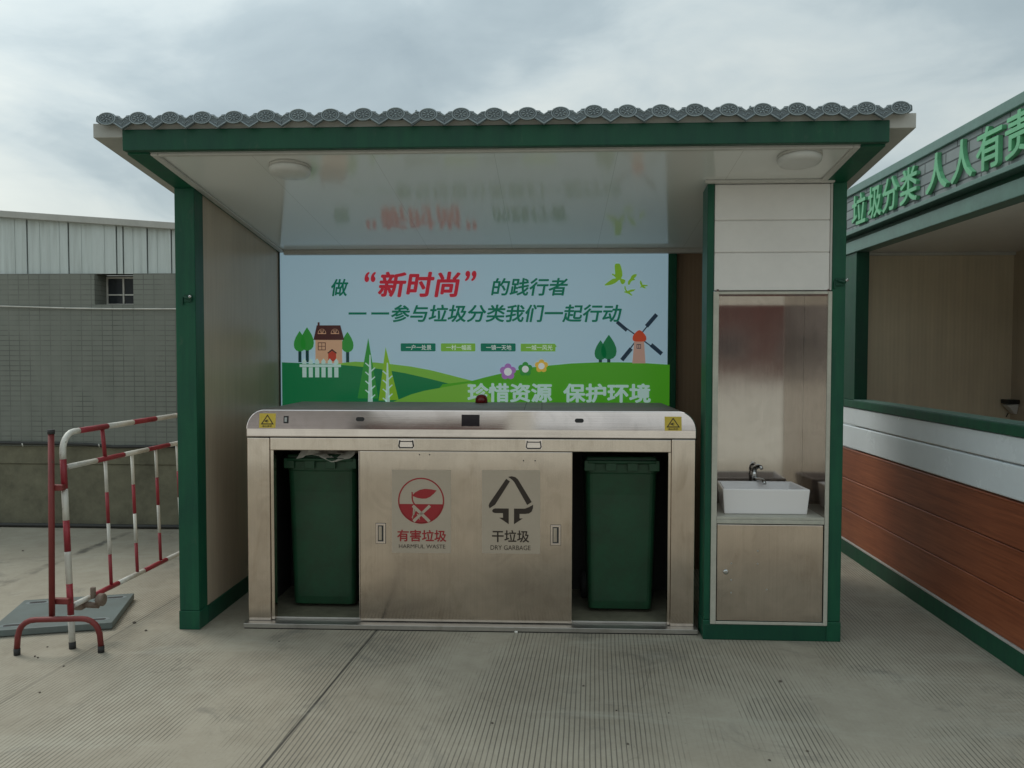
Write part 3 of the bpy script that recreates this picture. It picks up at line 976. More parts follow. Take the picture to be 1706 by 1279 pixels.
SHR = .16
btext('做', 557, 586, 464.5, 493, 'teal', .022, SHR)
btext('“', 613, 632, 453, 470, 'red', .02, SHR)
btext('新时尚', 635, 773, 453, 495, 'red', .030, SHR)
btext('”', 780, 799, 452, 469, 'red', .02, SHR)
btext('的践行者', 823, 949, 464, 493, 'teal', .022, SHR)
btext('参与垃圾分类我们一起行动', 657, 1037, 507, 536, 'teal', .022, SHR)
bshape('slogan_lettering', 'teal', [[(586, 519.6), (616, 519.6), (616, 523.2), (586, 523.2)], [(624, 519.6), (654, 519.6), (654, 523.2), (624, 523.2)]], 9)
for x0, x1, c, s in ((673, 731, 'teal', '一户一处景'), (740, 797, 'lgreen', '一村一幅画'), (806, 863.5, 'teal', '一镇一天地'), (872, 931, 'lgreen', '一城一风光')):
    if x0 == 872:
        bshape('slogan_tag', c, [[(x0, 571), (x1 - 3, 571), (x1, 575.5), (x1 - 2, 577), (x1 - 2, 583.5), (x0, 583.5)]], 8)
    else:
        bshape('slogan_tag', c, [[(x0 + 1, 570.5), (x1 - 1, 570.5), (x1, 571.5), (x1, 582.5), (x1 - 1, 583.5), (x0 + 1, 583.5), (x0, 582.5), (x0, 571.5)]], 8)
    btext(s, x0 + 9, x1 - 7, 573, 581.5, 'white', .004, 0, 9)
btext('珍惜资源', 784, 924, 635.5, 667, 'pale', .034, 0, 9)
btext('保护环境', 942, 1085, 635.5, 667, 'pale', .034, 0, 9)

# ================================================================== BIN CABINET
cab = thing('bin_cabinet', 'stainless steel bin cabinet with sliding door and rounded hood under the banner', 'bin cabinet', (0, 0, 0), .0113)
YF = .078
m = MB()
m.box(.364, .493, YF, YF + .05, .0315, 1.076)
m.box(.364, .384, YF + .05, .80, .03, 1.076)
m.build('side_panel', 'steel', cab, .004)
m = MB()
m.box(2.752, 2.884, YF, YF + .05, .03, 1.079)
m.box(2.864, 2.884, YF + .05, .80, .03, 1.079)
m.build('side_panel', 'steel', cab, .004)
m = MB().box(.385, 2.863, .78, .80, .03, 1.08)
m.build('back_panel', 'steel', cab)
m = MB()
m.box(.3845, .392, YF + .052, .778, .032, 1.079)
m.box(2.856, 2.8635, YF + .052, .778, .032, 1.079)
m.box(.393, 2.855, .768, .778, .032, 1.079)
m.build('interior_shade_sheet', 'interior_shade', cab)  # dark sheets over the steel, put in for the inner shade
m = MB().box(.495, 2.750, YF + .002, YF + .06, 1.006, 1.077)
rail = m.build('top_rail', 'steel', cab, .004)
# inner jambs
MB().box(.4935, .512, YF + .012, YF + .06, .035, 1.0055).build('door_jamb', 'steel', cab, .002)
MB().box(2.736, 2.7515, YF + .012, YF + .06, .035, 1.0055).build('door_jamb', 'steel', cab, .002)
# step / bottom track
m = MB()
m.box(.352, 2.897, .026, .79, .006, .031)
m.box(.50, 2.745, YF + .035, YF + .040, .0315, .043)
m.build('threshold', 'steel_dull', cab, .002)
MB().box(.395, 2.853, YF + .055, .765, .0315, .034).build('cabinet_floor', 'dado', cab)
MB().box(.356, 2.893, .032, .78, 0, .0055).build('threshold_shadow_strip', 'black', cab)  # black strip stands in for the shadow line under the step
# sliding door
m = MB().box(1.005, 2.203, YF + .006, YF + .030, .036, 1.004)
door = m.build('sliding_door', 'steel', cab, .003)
m = MB()
m.box(1.0, 1.0045, YF + .004, YF + .031, .045, 1.004)
m.build('door_edge', 'steel_hood', door, .001)
for x0, x1 in ((1.097, 1.151), (2.083, 2.139)):
    m = MB()
    w, z0, z1, ya, yb = .011, .481, .594, YF + .001, YF + .0055
    m.box(x0, x0 + w, ya, yb, z0, z1)
    m.box(x1 - w, x1, ya, yb, z0, z1)
    m.box(x0 + w, x1 - w, ya, yb, z0, z0 + w)
    m.box(x0 + w, x1 - w, ya, yb, z1 - w, z1)
    m.box(x0 + w, x1 - w, yb - .001, yb, z0 + w, z1 - w)
    hnd = m.build('pull_handle', 'steel_hood', door, .0015)
    mm = MB()
    mm.box(x0 - .0022, x1 + .0022, YF + .0046, YF + .0058, z0 - .0022, z1 + .0022)
    mm.box(x0 + w, x1 - w, YF + .0035, YF + .0042, z0 + w, z1 - w)
    mm.build('handle_seam', 'pipe_dark', hnd)
    MB().box(x0 + w + .004, x1 - w - .010, ya + .001, yb - .0012, z0 + w + .006, z1 - w - .006).build('pull_grip', 'steel_niche', hnd, .001)
# folding handles on the rail
for xc in (1.271, 1.987):
    m = MB()
    z0, z1 = 1.022, 1.072
    m.box(xc - .046, xc + .046, YF - .001, YF + .0015, z0 - .004, z1 + .003)
    h = m.build('folding_handle', 'steel_hood', rail, .001)
    yy = YF - .007
    pts = [(xc - .036, yy, z1 - .006), (xc - .041, yy, z0 + .012), (xc - .036, yy, z0 + .003), (xc + .036, yy, z0 + .003), (xc + .041, yy, z0 + .012), (xc + .036, yy, z1 - .006)]
    MB().tube(pts, .0032, 8).tube([(xc - .036, yy, z1 - .012), (xc + .036, yy, z1 - .012)], .0022, 8).build('handle_ring', 'black', h)
# hood
HL, HR, HB, HT = .362, 2.888, 1.082, 1.236
RX, RZ_ = .098, .108
prof = [(HL, HB), (HL, HT - RZ_)] + arc(HL + RX, HT - RZ_, RX, RZ_, 180, 90, 10)[1:] + arc(HR - RX, HT - RZ_, RX, RZ_, 90, 0, 10) + [(HR, HB)]
ZK = 1.128
yfh = lambda z: YF - .006 if z <= ZK else YF - .006 + (z - ZK) / (HT - ZK) * .0140
m = MB()
n = len(prof)
front = [(x, yfh(z), z) for x, z in prof]
back = [(x, .86, z) for x, z in prof]
m.add([front[0], front[1], front[-2], front[-1]], [(0, 3, 2, 1)])
m.add(front[1:-1], [list(range(n - 2))])
for i in range(n - 1):
    flat = prof[i][1] > HT - .004 and prof[i + 1][1] > HT - .004
    m.add([front[i], front[i + 1], back[i + 1], back[i]], [(0, 1, 2, 3)], 1 if flat else 0, True)
m.add(back, [list(range(n))])
m.add([front[0], front[-1], back[-1], back[0]], [(0, 1, 2, 3)])
hood = m.build('hood', ['steel_hood', 'steel_dusty'], cab, .006, weld=True)
# lid seams on top
m = MB()
for xs in (1.93, 2.03):
    m.box(xs, xs + .003, .13, .84, HT - .001, HT + .0012)
m.build('lid_seam', 'pipe_dark', hood)


def onhood(x, z, t):
    return (x, yfh(z) - t, z)


def hood_plate(name, x0, x1, z0, z1, matn, th=.002, rnd=0.0, parent=None):
    mb = MB()
    if rnd:
        pts = arc(x1 - rnd, (z0 + z1) / 2, rnd, (z1 - z0) / 2, -90, 90, 8) + arc(x0 + rnd, (z0 + z1) / 2, rnd, (z1 - z0) / 2, 90, 270, 8)
    else:
        pts = [(x0, z0), (x1, z0), (x1, z1), (x0, z1)]
    mb.prism(pts, lambda u, v, t: onhood(u, v, t), th, 0.0002, 0)
    return mb.build(name, matn, parent or hood)


sw_ = hood_plate('power_switch', .577, .603, 1.160, 1.200, 'black', .006)
hood_plate('switch_rocker', .5835, .5965, 1.168, 1.192, 'pipe_grey', .008, 0, sw_)
hood_plate('sensor_window', .987, 1.035, 1.172, 1.196, 'black', .003, .012)
hood_plate('display_screen', 1.583, 1.684, 1.148, 1.212, 'display', .003)
hood_plate('sensor_window', 2.215, 2.265, 1.170, 1.193, 'black', .003, .012)


def warn_sticker(x0, x1, z0, z1):
    st = hood_plate('warning_sticker', x0, x1, z0, z1, 'yellow', .0012)
    mb = MB()
    cx = (x0 + x1) / 2
    w = (x1 - x0) * .40
    b, t = z0 + (z1 - z0) * .24, z0 + (z1 - z0) * .93
    o = [(cx - w, b), (cx + w, b), (cx, t)]
    c = (cx, b + (t - b) * .36)
    i_ = [(c[0] + (p[0] - c[0]) * .74, c[1] + (p[1] - c[1]) * .74) for p in o]
    f = lambda u, v: onhood(u, v, .0024)
    for k in range(3):
        l = (k + 1) % 3
        mb.add([f(*o[k]), f(*o[l]), f(*i_[l]), f(*i_[k])], [(0, 1, 2, 3)])
    # a hand caught between rollers
    rr = w * .26
    ring = [(c[0] + rr * math.cos(R(a)), c[1] - .001 + rr * .8 * math.sin(R(a))) for a in range(40, 331, 24)]
    for a, b2 in zip(ring, ring[1:]):
        q = .72
        mb.add([f(*a), f(*b2), f(c[0] + (b2[0] - c[0]) * q, c[1] + (b2[1] - c[1]) * q), f(c[0] + (a[0] - c[0]) * q, c[1] + (a[1] - c[1]) * q)], [(0, 1, 2, 3)])
    mb.add([f(c[0] - rr * 1.6, c[1] - rr * .5), f(c[0] + rr * .2, c[1] - rr * .35), f(c[0] + rr * .2, c[1] + rr * .3), f(c[0] - rr * 1.5, c[1] + rr * .2)], [(0, 1, 2, 3)])
    put_text(mb, '当心夹手', cx - w * .72, cx + w * .72, z0 + (z1 - z0) * .05, z0 + (z1 - z0) * .19, lambda u, v, t_: onhood(u, v, .0024 + t_), .012)
    mb.build('sticker_print', 'ink', st)


warn_sticker(.437, .530, 1.133, 1.214)
warn_sticker(2.712, 2.805, 1.128, 1.206)
# beacon on the back of the hood
m = MB().lathe([(.040, 0), (.040, .018), (.038, .030), (.030, .045), (.018, .052), (.006, .054)], 24, lambda x, y_, h: (1.64 + x, .79 + y_, HT + .0005 + h))
m.build('beacon_lamp', 'beacon', hood)
# rivets on the door
for x, z in ((1.345, .985), (1.402, .985), (1.93, .955), (1.995, .955)):
    MB().lathe([(.004, 0), (.003, .003)], 8, lambda a, b, h: (x + a, YF + .006 - h, z + b)).build('rivet', 'black', door)
# sign plates on the door
YS = YF + .0055


def sign(name, x0, x1, z0, z1):
    return MB().box(x0, x1, YS - .0022, YS, z0, z1).build(name, 'sign_plate', door, .0008)


fs_ = lambda lay: (lambda u, v, t=0: (u, YS - .0022 - .0009 * lay - t, v))
s1 = sign('sign_plate', 1.187, 1.522, .428, .900)
CX, CZ, CR = 1.354, .725, .1305
# circle rim
mb = MB()
N = 64
f1 = fs_(1)
for k in range(N):
    a, b = 2 * PI * k / N, 2 * PI * (k + 1) / N
    mb.add([f1(CX + r * math.cos(t), CZ + r * math.sin(t)) for r, t in ((CR, a), (CR, b), (CR - .0075, b), (CR - .0075, a))], [(0, 1, 2, 3)])
# lower half disc, leaf and stem; conversion from the close-up: 1706 px = 290 px of the photograph
kx = (1.522 - 1.187) / (705 - 140)
def S1(x, y_):
    return (1.187 + (x - 140) * kx, .900 - (y_ - 130) * (.472 / 815))


zline = S1(0, 466)[1]
a0 = math.asin((zline - CZ) / CR)
mb.add([f1(CX + (CR - .004) * math.cos(t), CZ + (CR - .004) * math.sin(t)) for t in [PI - a0 + (PI + 2 * a0) * k / 40 for k in range(41)]], [list(range(41))])
mb.add([f1(*S1(*p)) for p in ((342, 375), (365, 350), (410, 325), (460, 315), (520, 320), (570, 330), (545, 360), (505, 395), (470, 410), (430, 412), (385, 404), (345, 388))], [list(range(12))])
mb.add([f1(*S1(*p)) for p in ((330, 345), (342, 350), (344, 420), (352, 445), (366, 466), (350, 466), (336, 440), (330, 410))], [list(range(8))])
mb.build('sign_symbol', 'ink_red', s1)
mb = MB()
f2 = fs_(2)
mb.add([f2(*S1(*p)) for p in ((332, 492), (352, 470), (430, 545), (512, 625), (490, 645), (410, 565))], [list(range(6))])
mb.add([f2(*S1(*p)) for p in ((496, 470), (516, 490), (445, 556), (358, 645), (338, 622), (415, 552))], [list(range(6))])
for q in ((352, 500, 340, 610), (366, 520, 352, 575), (385, 560, 410, 618), (360, 540, 332, 600)):
    x0, y0, x1, y1 = q
    mb.add([(p[0], p[1] - .0004, p[2]) for p in (f2(*S1(x0 - 6, y0)), f2(*S1(x0 + 7, y0)), f2(*S1(x1 + 2, y1)), f2(*S1(x1 - 2, y1)))], [(0, 1, 2, 3)])
mb.build('sign_symbol', 'sign_plate', s1)
mb = MB()
put_text(mb, '有害垃圾', *sorted((S1(192, 0)[0], S1(662, 0)[0])), S1(0, 832)[1], S1(0, 716)[1], f1, .018)
mb.build('sign_lettering', 'ink_red', s1)
mb = MB()
put_text(mb, 'HARMFUL WASTE', S1(208, 0)[0], S1(652, 0)[0], S1(0, 898)[1], S1(0, 860)[1], f1, 0)
mb.build('sign_lettering', 'ink_grey', s1)
s2 = sign('sign_plate', 1.696, 2.024, .430, .902)


def S2(x, y_):
    return (1.696 + (x - 1020) * (.328 / 568), .902 - (y_ - 130) * (.472 / 820))


mb = MB()
for P in (
    [(1258, 215), (1294, 240), (1175, 430), (1150, 470), (1096, 506), (1087, 480), (1095, 455)],
    [(1276, 196), (1310, 190), (1345, 198), (1372, 220), (1506, 440), (1462, 470), (1335, 245), (1312, 222)],
    [(1520, 466), (1518, 500), (1505, 535), (1480, 553), (1440, 558), (1388, 558), (1388, 602), (1420, 602), (1334, 660), (1334, 506), (1440, 506), (1480, 490)],
    [(1148, 506), (1283, 506), (1283, 660), (1190, 597), (1228, 597), (1226, 552), (1150, 552), (1128, 545), (1121, 530), (1130, 514)],
):
    mb.add([f1(*S2(*p)) for p in P], [list(range(len(P)))])
mb.build('sign_symbol', 'ink', s2)
mb = MB()
put_text(mb, '干垃圾', S2(1120, 0)[0], S2(1482, 0)[0], S2(0, 838)[1], S2(0, 718)[1], f1, .016)
put_text(mb, 'DRY GARBAGE', S2(1106, 0)[0], S2(1496, 0)[0], S2(0, 914)[1], S2(0, 868)[1], f1, 0)
mb.build('sign_lettering', 'ink', s2)

# ================================================================== WHEELIE BINS
def wheelie_bin(cx, y0, label):
    t = thing('wheelie_bin', label, 'wheelie bin', (cx, y0, .0345), 0, 'green wheelie bins inside the steel cabinet')
    # body: tapered, rounded shell, back side (hinge and wheels) to the front
    def ring(w, d, z, yoff, r):
        pts = []
        for (sx, sy, a) in ((1, 1, 0), (-1, 1, 90), (-1, -1, 180), (1, -1, 270)):
            for k in range(5):
                an = R(a + 90 * k / 4)
                pts.append((sx * (w / 2 - r) + r * math.cos(an), yoff + d / 2 + sy * (d / 2 - r) + r * math.sin(an), z))
        return pts
    rings = [ring(.368, .32, .022, .04, .03), ring(.376, .34, .07, .034, .035), ring(.408, .42, .70, .012, .04), ring(.412, .44, .82, .0, .04), ring(.412, .44, .825, .0, .04), ring(.424, .46, .83, -.006, .045), ring(.428, .464, .885, -.008, .045)]
    m = MB()
    vs = [p for r in rings for p in r]
    nn = 20
    fs = [(i * nn + k, i * nn + (k + 1) % nn, (i + 1) * nn + (k + 1) % nn, (i + 1) * nn + k) for i in range(len(rings) - 1) for k in range(nn)]
    fs += [list(range(nn)), [(len(rings) - 1) * nn + k for k in range(nn)]]
    m.add(vs, fs, 0, False)
    m.build('bin_body', 'bin', t, .006)
    # lid: sloping, with lugs
    m = MB()
    m.hexa([(-.215, -.01, .887), (.215, -.01, .887), (.21, .44, .887), (-.21, .44, .887), (-.20, .0, .925), (.20, .0, .925), (.19, .42, .905), (-.19, .42, .905)])
    m.build('bin_lid', 'bin', t, .01)
    m = MB()
    m.tube([(-.195, -.024, .897), (.195, -.024, .897)], .011, 10)
    for dx in (-.185, -.062, .062, .185):
        m.box(dx - .030, dx + .030, -.030, -.009, .845, .905)
    m.build('hinge_handle', 'bin', t, .003)
    for sx in (-1, 1):
        m = MB()
        Wh = lambda x, y_, h: (sx * (.178 + h), .335 + x, .086 + y_)
        m.lathe([(.082, .0), (.086, .006), (.086, .034), (.082, .04)], 28, Wh)
        w = m.build('wheel', 'rubber', t)
        MB().lathe([(.05, .041), (.048, .046), (.012, .048)], 20, Wh).build('wheel_hub', 'black', w)
    return t


wheelie_bin(.730, .285, 'green wheelie bin in the left opening with crumpled plastic on its lid')
wheelie_bin(2.490, .285, 'green wheelie bin in the right opening, beside the dry garbage sign')
# crumpled plastic sheet lying on the left bin
m = MB()
random.seed(3)
nx, ny = 12, 7
for j in range(ny):
    for i in range(nx):
        u, v = i / (nx - 1), j / (ny - 1)
        m.v.append((.60 + .33 * u + random.uniform(-.012, .012), .245 + .22 * v + random.uniform(-.01, .01),
                    .962 + .028 * math.sin(u * 7 + v * 3) * math.sin(v * 5 + 1) + random.uniform(-.007, .014) - (.025 if j == 0 else 0)))
for j in range(ny - 1):
    for i in range(nx - 1):
        m.f.append([j * nx + i, j * nx + i + 1, (j + 1) * nx + i + 1, (j + 1) * nx + i])
        m.mi.append(0)
        m.sm.append(False)
o = m.build('plastic_bag', 'film')
sd_ = o.modifiers.new('thickness', 'SOLIDIFY')
sd_.thickness = .002
tag(o, 'crumpled pale plastic bag lying on top of the bin in the left opening', 'plastic bag')

# ================================================================== WASH STATION
ws = thing('wash_station', 'stainless steel wash niche with cupboard door below, set in the green column', 'wash cabinet')
m = MB()
m.box(2.949, 2.978, -.010, .001, .088, 1.887)
m.box(3.552, 3.5725, -.010, .001, .088, 1.887)
m.box(2.9785, 3.5515, -.009, .001, 1.872, 1.887)
m.box(2.9785, 3.5515, -.009, .001, .088, .103)
m.build('niche_frame', 'trim_steel', ws, .002)
MB().box(2.9785, 3.5515, .40, .41, .676, 1.90).build('back_lining', 'steel_niche', ws)
MB().box(2.979, 3.551, .40, .41, .0, .675).build('rear_panel', 'steel', ws)
MB().box(2.968, 2.978, .10, .41, .0, .599).build('side_panel', 'steel', ws)
MB().box(2.968, 2.978, .0015, .399, .60, 1.90).build('side_lining', 'steel_niche', ws)
MB().box(3.552, 3.558, .0015, .399, .60, 1.90).build('side_lining', 'steel_niche', ws)
m = MB()
m.hexa([(2.9785, .0, 1.862), (3.5515, .0, 1.862), (3.5515, .4, 1.892), (2.9785, .4, 1.892), (2.9785, .0, 1.871), (3.5515, .0, 1.871), (3.5515, .4, 1.90), (2.9785, .4, 1.90)])
m.build('niche_top', 'steel_niche', ws)
m = MB()
m.box(2.979, 3.551, -.008, .399, .660, .675)
m.box(2.979, 3.551, -.008, -.003, .637, .6595)
m.build('counter', 'trim_steel', ws, .0025)
m = MB().box(2.983, 3.547, -.004, .012, .107, .632)
dr = m.build('cupboard_door', 'steel', ws, .003)
m = MB()
m.lathe([(.014, 0), (.014, .004), (.010, .007), (.003, .0075)], 20, lambda x, y_, h: (3.030 + x, -.0045 - h, .374 + y_))
m.build('door_lock', 'chrome', dr)
m = MB()
for x, z in ((3.06, .42), (3.06, .33), (3.20, .49), (3.06, .26), (3.20, .42), (3.25, .28)):
    MB().lathe([(.0042, 0), (.003, .002)], 8, lambda a, b, h: (x + a, -.0045 - h, z + b)).build('rivet', 'pipe_grey', dr)
# basin: an open rectangular bowl
m = MB()
a = [(3.022, .055), (3.494, .055), (3.478, .345), (3.05, .345)]
def inset(q, d):
    cx = sum(p[0] for p in q) / 4
    cy = sum(p[1] for p in q) / 4
    return [(p[0] + (d if p[0] < cx else -d), p[1] + (d if p[1] < cy else -d)) for p in q]


low = inset(a, .012)
outer = [(x, y_, .6755) for x, y_ in low] + [(x, y_, .816) for x, y_ in a] + [(x, y_, .816) for x, y_ in inset(a, .013)] + [(x, y_, .72) for x, y_ in inset(a, .04)]
fs = [(3, 2, 1, 0)]
for L_ in range(3):
    for k in range(4):
        l = (k + 1) % 4
        fs.append((L_ * 4 + k, L_ * 4 + l, L_ * 4 + 4 + l, L_ * 4 + 4 + k))
fs.append((12, 13, 14, 15))
m.add(outer, fs)
b_ = m.build('wash_basin', 'ceramic', None, .006)
tag(b_, 'white rectangular ceramic basin on the steel counter of the wash niche', 'wash basin')
# tap
tp = thing('tap', 'chrome pillar tap standing at the back of the white basin', 'tap', (3.268, .372, .675))
m = MB().lathe([(.026, 0), (.026, .006), (.018, .012), (.0165, .10), (.0175, .150), (.0195, .170), (.018, .19), (.012, .198)], 20, lambda x, y_, h: (x, y_, h))
m.build('tap_body', 'chrome', tp)
MB().tube([(.0, -.005, .150), (.018, -.04, .152), (.032, -.075, .150), (.036, -.09, .142), (.037, -.094, .13)], [.014, .0125, .0115, .011, .0105], 14).build('spout', 'chrome', tp)
MB().tube([(-.002, .004, .196), (.002, -.006, .216), (.014, -.03, .228), (.026, -.052, .226), (.03, -.058, .214)], [.016, .0165, .014, .011, .009], 14).build('lever', 'chrome', tp)
# hose and waste pipe in the gap beside the cabinet
m = MB().tube([(2.905, .55, .02), (2.902, .52, .25), (2.905, .50, .45), (2.900, .47, .62)], .012, 10)
o = m.build('drain_hose', 'rubber')
tag(o, 'black hose hanging in the narrow gap between cabinet and column', 'hose')
m = MB().tube([(2.90, .62, .0), (2.90, .62, .21)], .025, 14).tube([(2.90, .62, .205), (2.90, .62, .23)], .03, 14)
o = m.build('waste_pipe', 'film')
tag(o, 'short pale pipe stub on the ground in the gap beside the green column', 'pipe')

# ================================================================== RIGHT-HAND BOOTH
XB, YN, YFAR, XK = 4.363, -.56, 2.30, 5.66
booth = thing('recycling_booth', 'open booth with green letters on a brick frieze and wood board front', 'booth')
DX = .085


def bpart(name, boxes, matn, bevel=.003):
    mb = MB()
    for b in boxes:
        mb.box(*b)
    return mb.build(name, matn, booth, bevel)


bpart('base_beam', [(XB, XB + DX, YN, YFAR, 0, .108), (XB + DX, XK, YN, YN + DX, 0, .108), (XB + DX, XK, YFAR - DX, YFAR, 0, .108)], 'green', .003)
bpart('base_trim', [(XB - .004, XB + .02, YN - .004, YFAR, .109, .121)], 'white_trim', .002)
# wood boards (each with a half-round lip) on the long front and on the near end
zb = [.123, .36, .60, .832]
mb = MB()
for z0, z1 in zip(zb, zb[1:]):
    mb.box(XB + .006, XB + .05, YN + .006, YFAR, z0, z1 - .006)
    mb.tube([(XB + .010, YN + .01, z1 - .012), (XB + .010, YFAR - .01, z1 - .012)], .007, 8)
    mb.box(XB + .05, XK, YN + .006, YN + .05, z0, z1 - .006)
mb.build('wood_boards', 'wood', booth, .002)
mb = MB()
for z0, z1 in ((.837, 1.007), (1.016, 1.146)):
    mb.box(XB + .003, XB + .05, YN + .003, YFAR, z0, z1)
    mb.box(XB + .05, XK, YN + .003, YN + .05, z0, z1)
mb.build('white_siding', 'booth_white', booth, .007)
bpart('sill', [(XB - .006, XB + .13, YN - .006, YFAR, 1.150, 1.205), (XB + .13, XK, YN - .006, YN + .1, 1.150, 1.205)], 'green', .004)
bpart('sill_top', [(XB - .002, XB + .125, YN, 1.829, 1.2055, 1.212)], 'beam_booth', .002)
bpart('post', [(XB + .004, XB + .1, 1.83, 2.29, 1.2055, 2.321)], 'green_dark', .004)
bpart('post', [(XB + .004, XB + .1, YN + .004, YN + .1, 1.2125, 2.321)], 'green_dark', .004)
bpart('post', [(XK - .1, XK - .002, YN + .004, YN + .1, 1.2125, 2.321)], 'green_dark', .004)
mb = MB().box(XB + .1, XK - .04, 2.0, 2.05, .11, 2.36)
mb.build('end_wall', 'wall_panel_x', booth)
mb = MB().box(XK - .05, XK - .01, YN + .1, 1.999, .11, 2.36)
mb.build('back_wall', 'wall_panel', booth)
mb = MB().box(XB + .1, XK - .05, YN + .1, 1.999, 2.335, 2.36)
mb.build('ceiling', 'white_panel', booth)
bpart('ceiling_trim', [(XB + .1, XK - .05, 1.975, 1.999, 2.312, 2.334)], 'white_trim', .002)
# lintel beam, slot, frieze, cap
bpart('lintel', [(XB - .01, XB + .1, YN - .01, YFAR, 2.322, 2.41), (XB + .1, XK, YN - .01, YN + .1, 2.322, 2.41)], 'beam_booth', .004)
bpart('shadow_gap', [(XB + .03, XB + .1, YN + .03, YFAR, 2.411, 2.45)], 'green_dark', 0)
bpart('frieze_edge', [(XB - .05, XB + .1, YN - .05, YFAR, 2.451, 2.478), (XB + .1, XK, YN - .05, YN + .1, 2.451, 2.478)], 'beam_booth', .003)
bpart('frieze', [(XB - .03, XB + .1, YN - .03, YFAR, 2.479, 2.742), (XB + .1, XK, YN - .03, YN + .1, 2.479, 2.742)], 'frieze', 0)
bpart('roof_cap', [(XB - .05, XK + .03, YN - .05, YFAR + .02, 2.743, 2.80)], 'beam_booth', .004)
m = MB().tube([(4.80, 1.98, 2.80), (4.80, 1.98, 2.90)], .018, 10)
m.lathe([(.04, 0), (.04, .02), (.03, .026)], 14, lambda x, y_, h: (4.80 + x, 1.98 + y_, 2.90 + h))
m.build('vent_pipe', 'pipe_grey', booth)
XT = XB - .031
for ch, ya, yb in (('垃', 1.782, 1.520), ('圾', 1.475, 1.245), ('分', 1.222, .985), ('类', .945, .700), ('人', .585, .325), ('人', .280, .045), ('有', .010, -.235), ('责', -.262, -.50)):
    mb = MB()
    put_text(mb, ch, -ya, -yb, 2.500, 2.722, lambda u, v, t: (XT - .012 - t, -u, v), .016, 0, 0, .0115)
    mb.build('frieze_letter', 'letter3d', booth)
# lamp on the back wall of the booth
lx, ly, lz = XK - .051, 2.0 - .06, 1.16
lp = thing('wall_lamp', 'small white hooded lamp on the back wall inside the booth', 'wall lamp', (XK - .051, 1.925, 1.150))
m = MB()
m.hexa([(-.01, -.015, -.05), (-.01, .05, -.05), (0, .05, -.05), (0, -.015, -.05), (-.085, -.03, .022), (-.085, .05, .022), (0, .05, .03), (0, -.04, .03)])
m.build('lamp_hood', 'lampwhite', lp, .004)
MB().box(-.085, -.0, -.05, .055, .031, .062).build('lamp_shadow_plate', 'black', lp, .003)  # black plate stands in for the shadow above the lamp
MB().tube([(-.03, .05, -.045), (-.03, .12, -.13), (-.005, .16, -.25)], .004, 6).build('lamp_cable', 'rubber', lp)

# ================================================================== LEFT BUILDING
YW = 2.60
XL, XE = -9.0, 2.7
bld = thing('tiled_building', 'low building with grey tiled wall, weathered metal sheet top and small window', 'building')
roofz = lambda x: 2.79 - .074 * (x + 2.815)
RX0, RX1, RZ0, RZ1 = -1.964, -1.612, 1.985, 2.244
m = MB()
m.box(XL, RX0, YW, YW + .25, .724, 2.258)
m.box(RX1, XE, YW, YW + .25, .724, 2.258)
m.box(RX0, RX1, YW, YW + .25, .724, RZ0)
m.box(XL, XE, YW + .21, YW + .26, .724, 2.258)
m.build('tiled_wall', 'facade_tile', bld)
m = MB()
m.box(XL, XE, YW + .012, YW + .25, 0, .56)
m.box(XL, XE, YW + .002, YW + .25, .561, .723)
m.build('rendered_base', 'dado', bld, .006)
# upper wall of overlapping metal sheets
m = MB()
seams = [XL, -6.9, -6.0, -5.1, -4.3, -3.6, -3.05, -2.605, -2.385, -2.221, -1.997, -1.779, -1.725, -1.556, -1.502, -1.335, -1.281, -.9, -.4, .2, .8, 1.4, 2.0, XE]
for i, (a, b) in enumerate(zip(seams, seams[1:])):
    yo = (i * 37 % 5) * .006
    m.hexa([(a + .003, YW + .03 + yo, 2.2585), (b - .003, YW + .03 + yo, 2.2585), (b - .003, YW + .045 + yo, 2.2585), (a + .003, YW + .045 + yo, 2.2585),
            (a + .003, YW + .03 + yo, roofz(a) - .03), (b - .003, YW + .03 + yo, roofz(b) - .03), (b - .003, YW + .045 + yo, roofz(b) - .03), (a + .003, YW + .045 + yo, roofz(a) - .03)])
    nr = int((b - a) / .16)
    for k in range(nr):
        xx = a + (b - a) * (k + .5) / nr
        m.box(xx - .005, xx + .005, YW + .026 + yo, YW + .0295 + yo, 2.2585, roofz(xx) - .035)
m.build('metal_sheets', 'sheet', bld, .002)
m = MB().hexa([(XL, YW + .08, 2.2585), (XE, YW + .08, 2.2585), (XE, YW + .2, 2.2585), (XL, YW + .2, 2.2585), (XL, YW + .08, roofz(XL) - .03), (XE, YW + .08, roofz(XE) - .03), (XE, YW + .2, roofz(XE) - .03), (XL, YW + .2, roofz(XL) - .03)])
m.build('sheet_backing', 'pipe_dark', bld)
m = MB()
# roof edge flashing, in lapped lengths, and the roof itself
xs = [XL, -5.2, -2.9, -.95, 1.1, XE]
for i, (a, b) in enumerate(zip(xs, xs[1:])):
    d = .004 * (i % 2)
    m.hexa([(a, YW - .03 - d, roofz(a) - .032), (b, YW - .03 - d, roofz(b) - .032), (b, YW + .1, roofz(b) - .032), (a, YW + .1, roofz(a) - .032),
            (a, YW - .03 - d, roofz(a) + .026), (b, YW - .03 - d, roofz(b) + .026), (b, YW + .1, roofz(b) + .032), (a, YW + .1, roofz(a) + .032)])
m.build('roof_edge', 'slab', bld, .004)
m = MB().hexa([(XL, YW + .101, roofz(XL) - .02), (XE, YW + .101, roofz(XE) - .02), (XE, YW + 4, roofz(XE) - .02), (XL, YW + 4, roofz(XL) - .02), (XL, YW + .101, roofz(XL) + .03), (XE, YW + .101, roofz(XE) + .03), (XE, YW + 4, roofz(XE) + .05), (XL, YW + 4, roofz(XL) + .05)])
m.build('roof', 'sheet', bld)
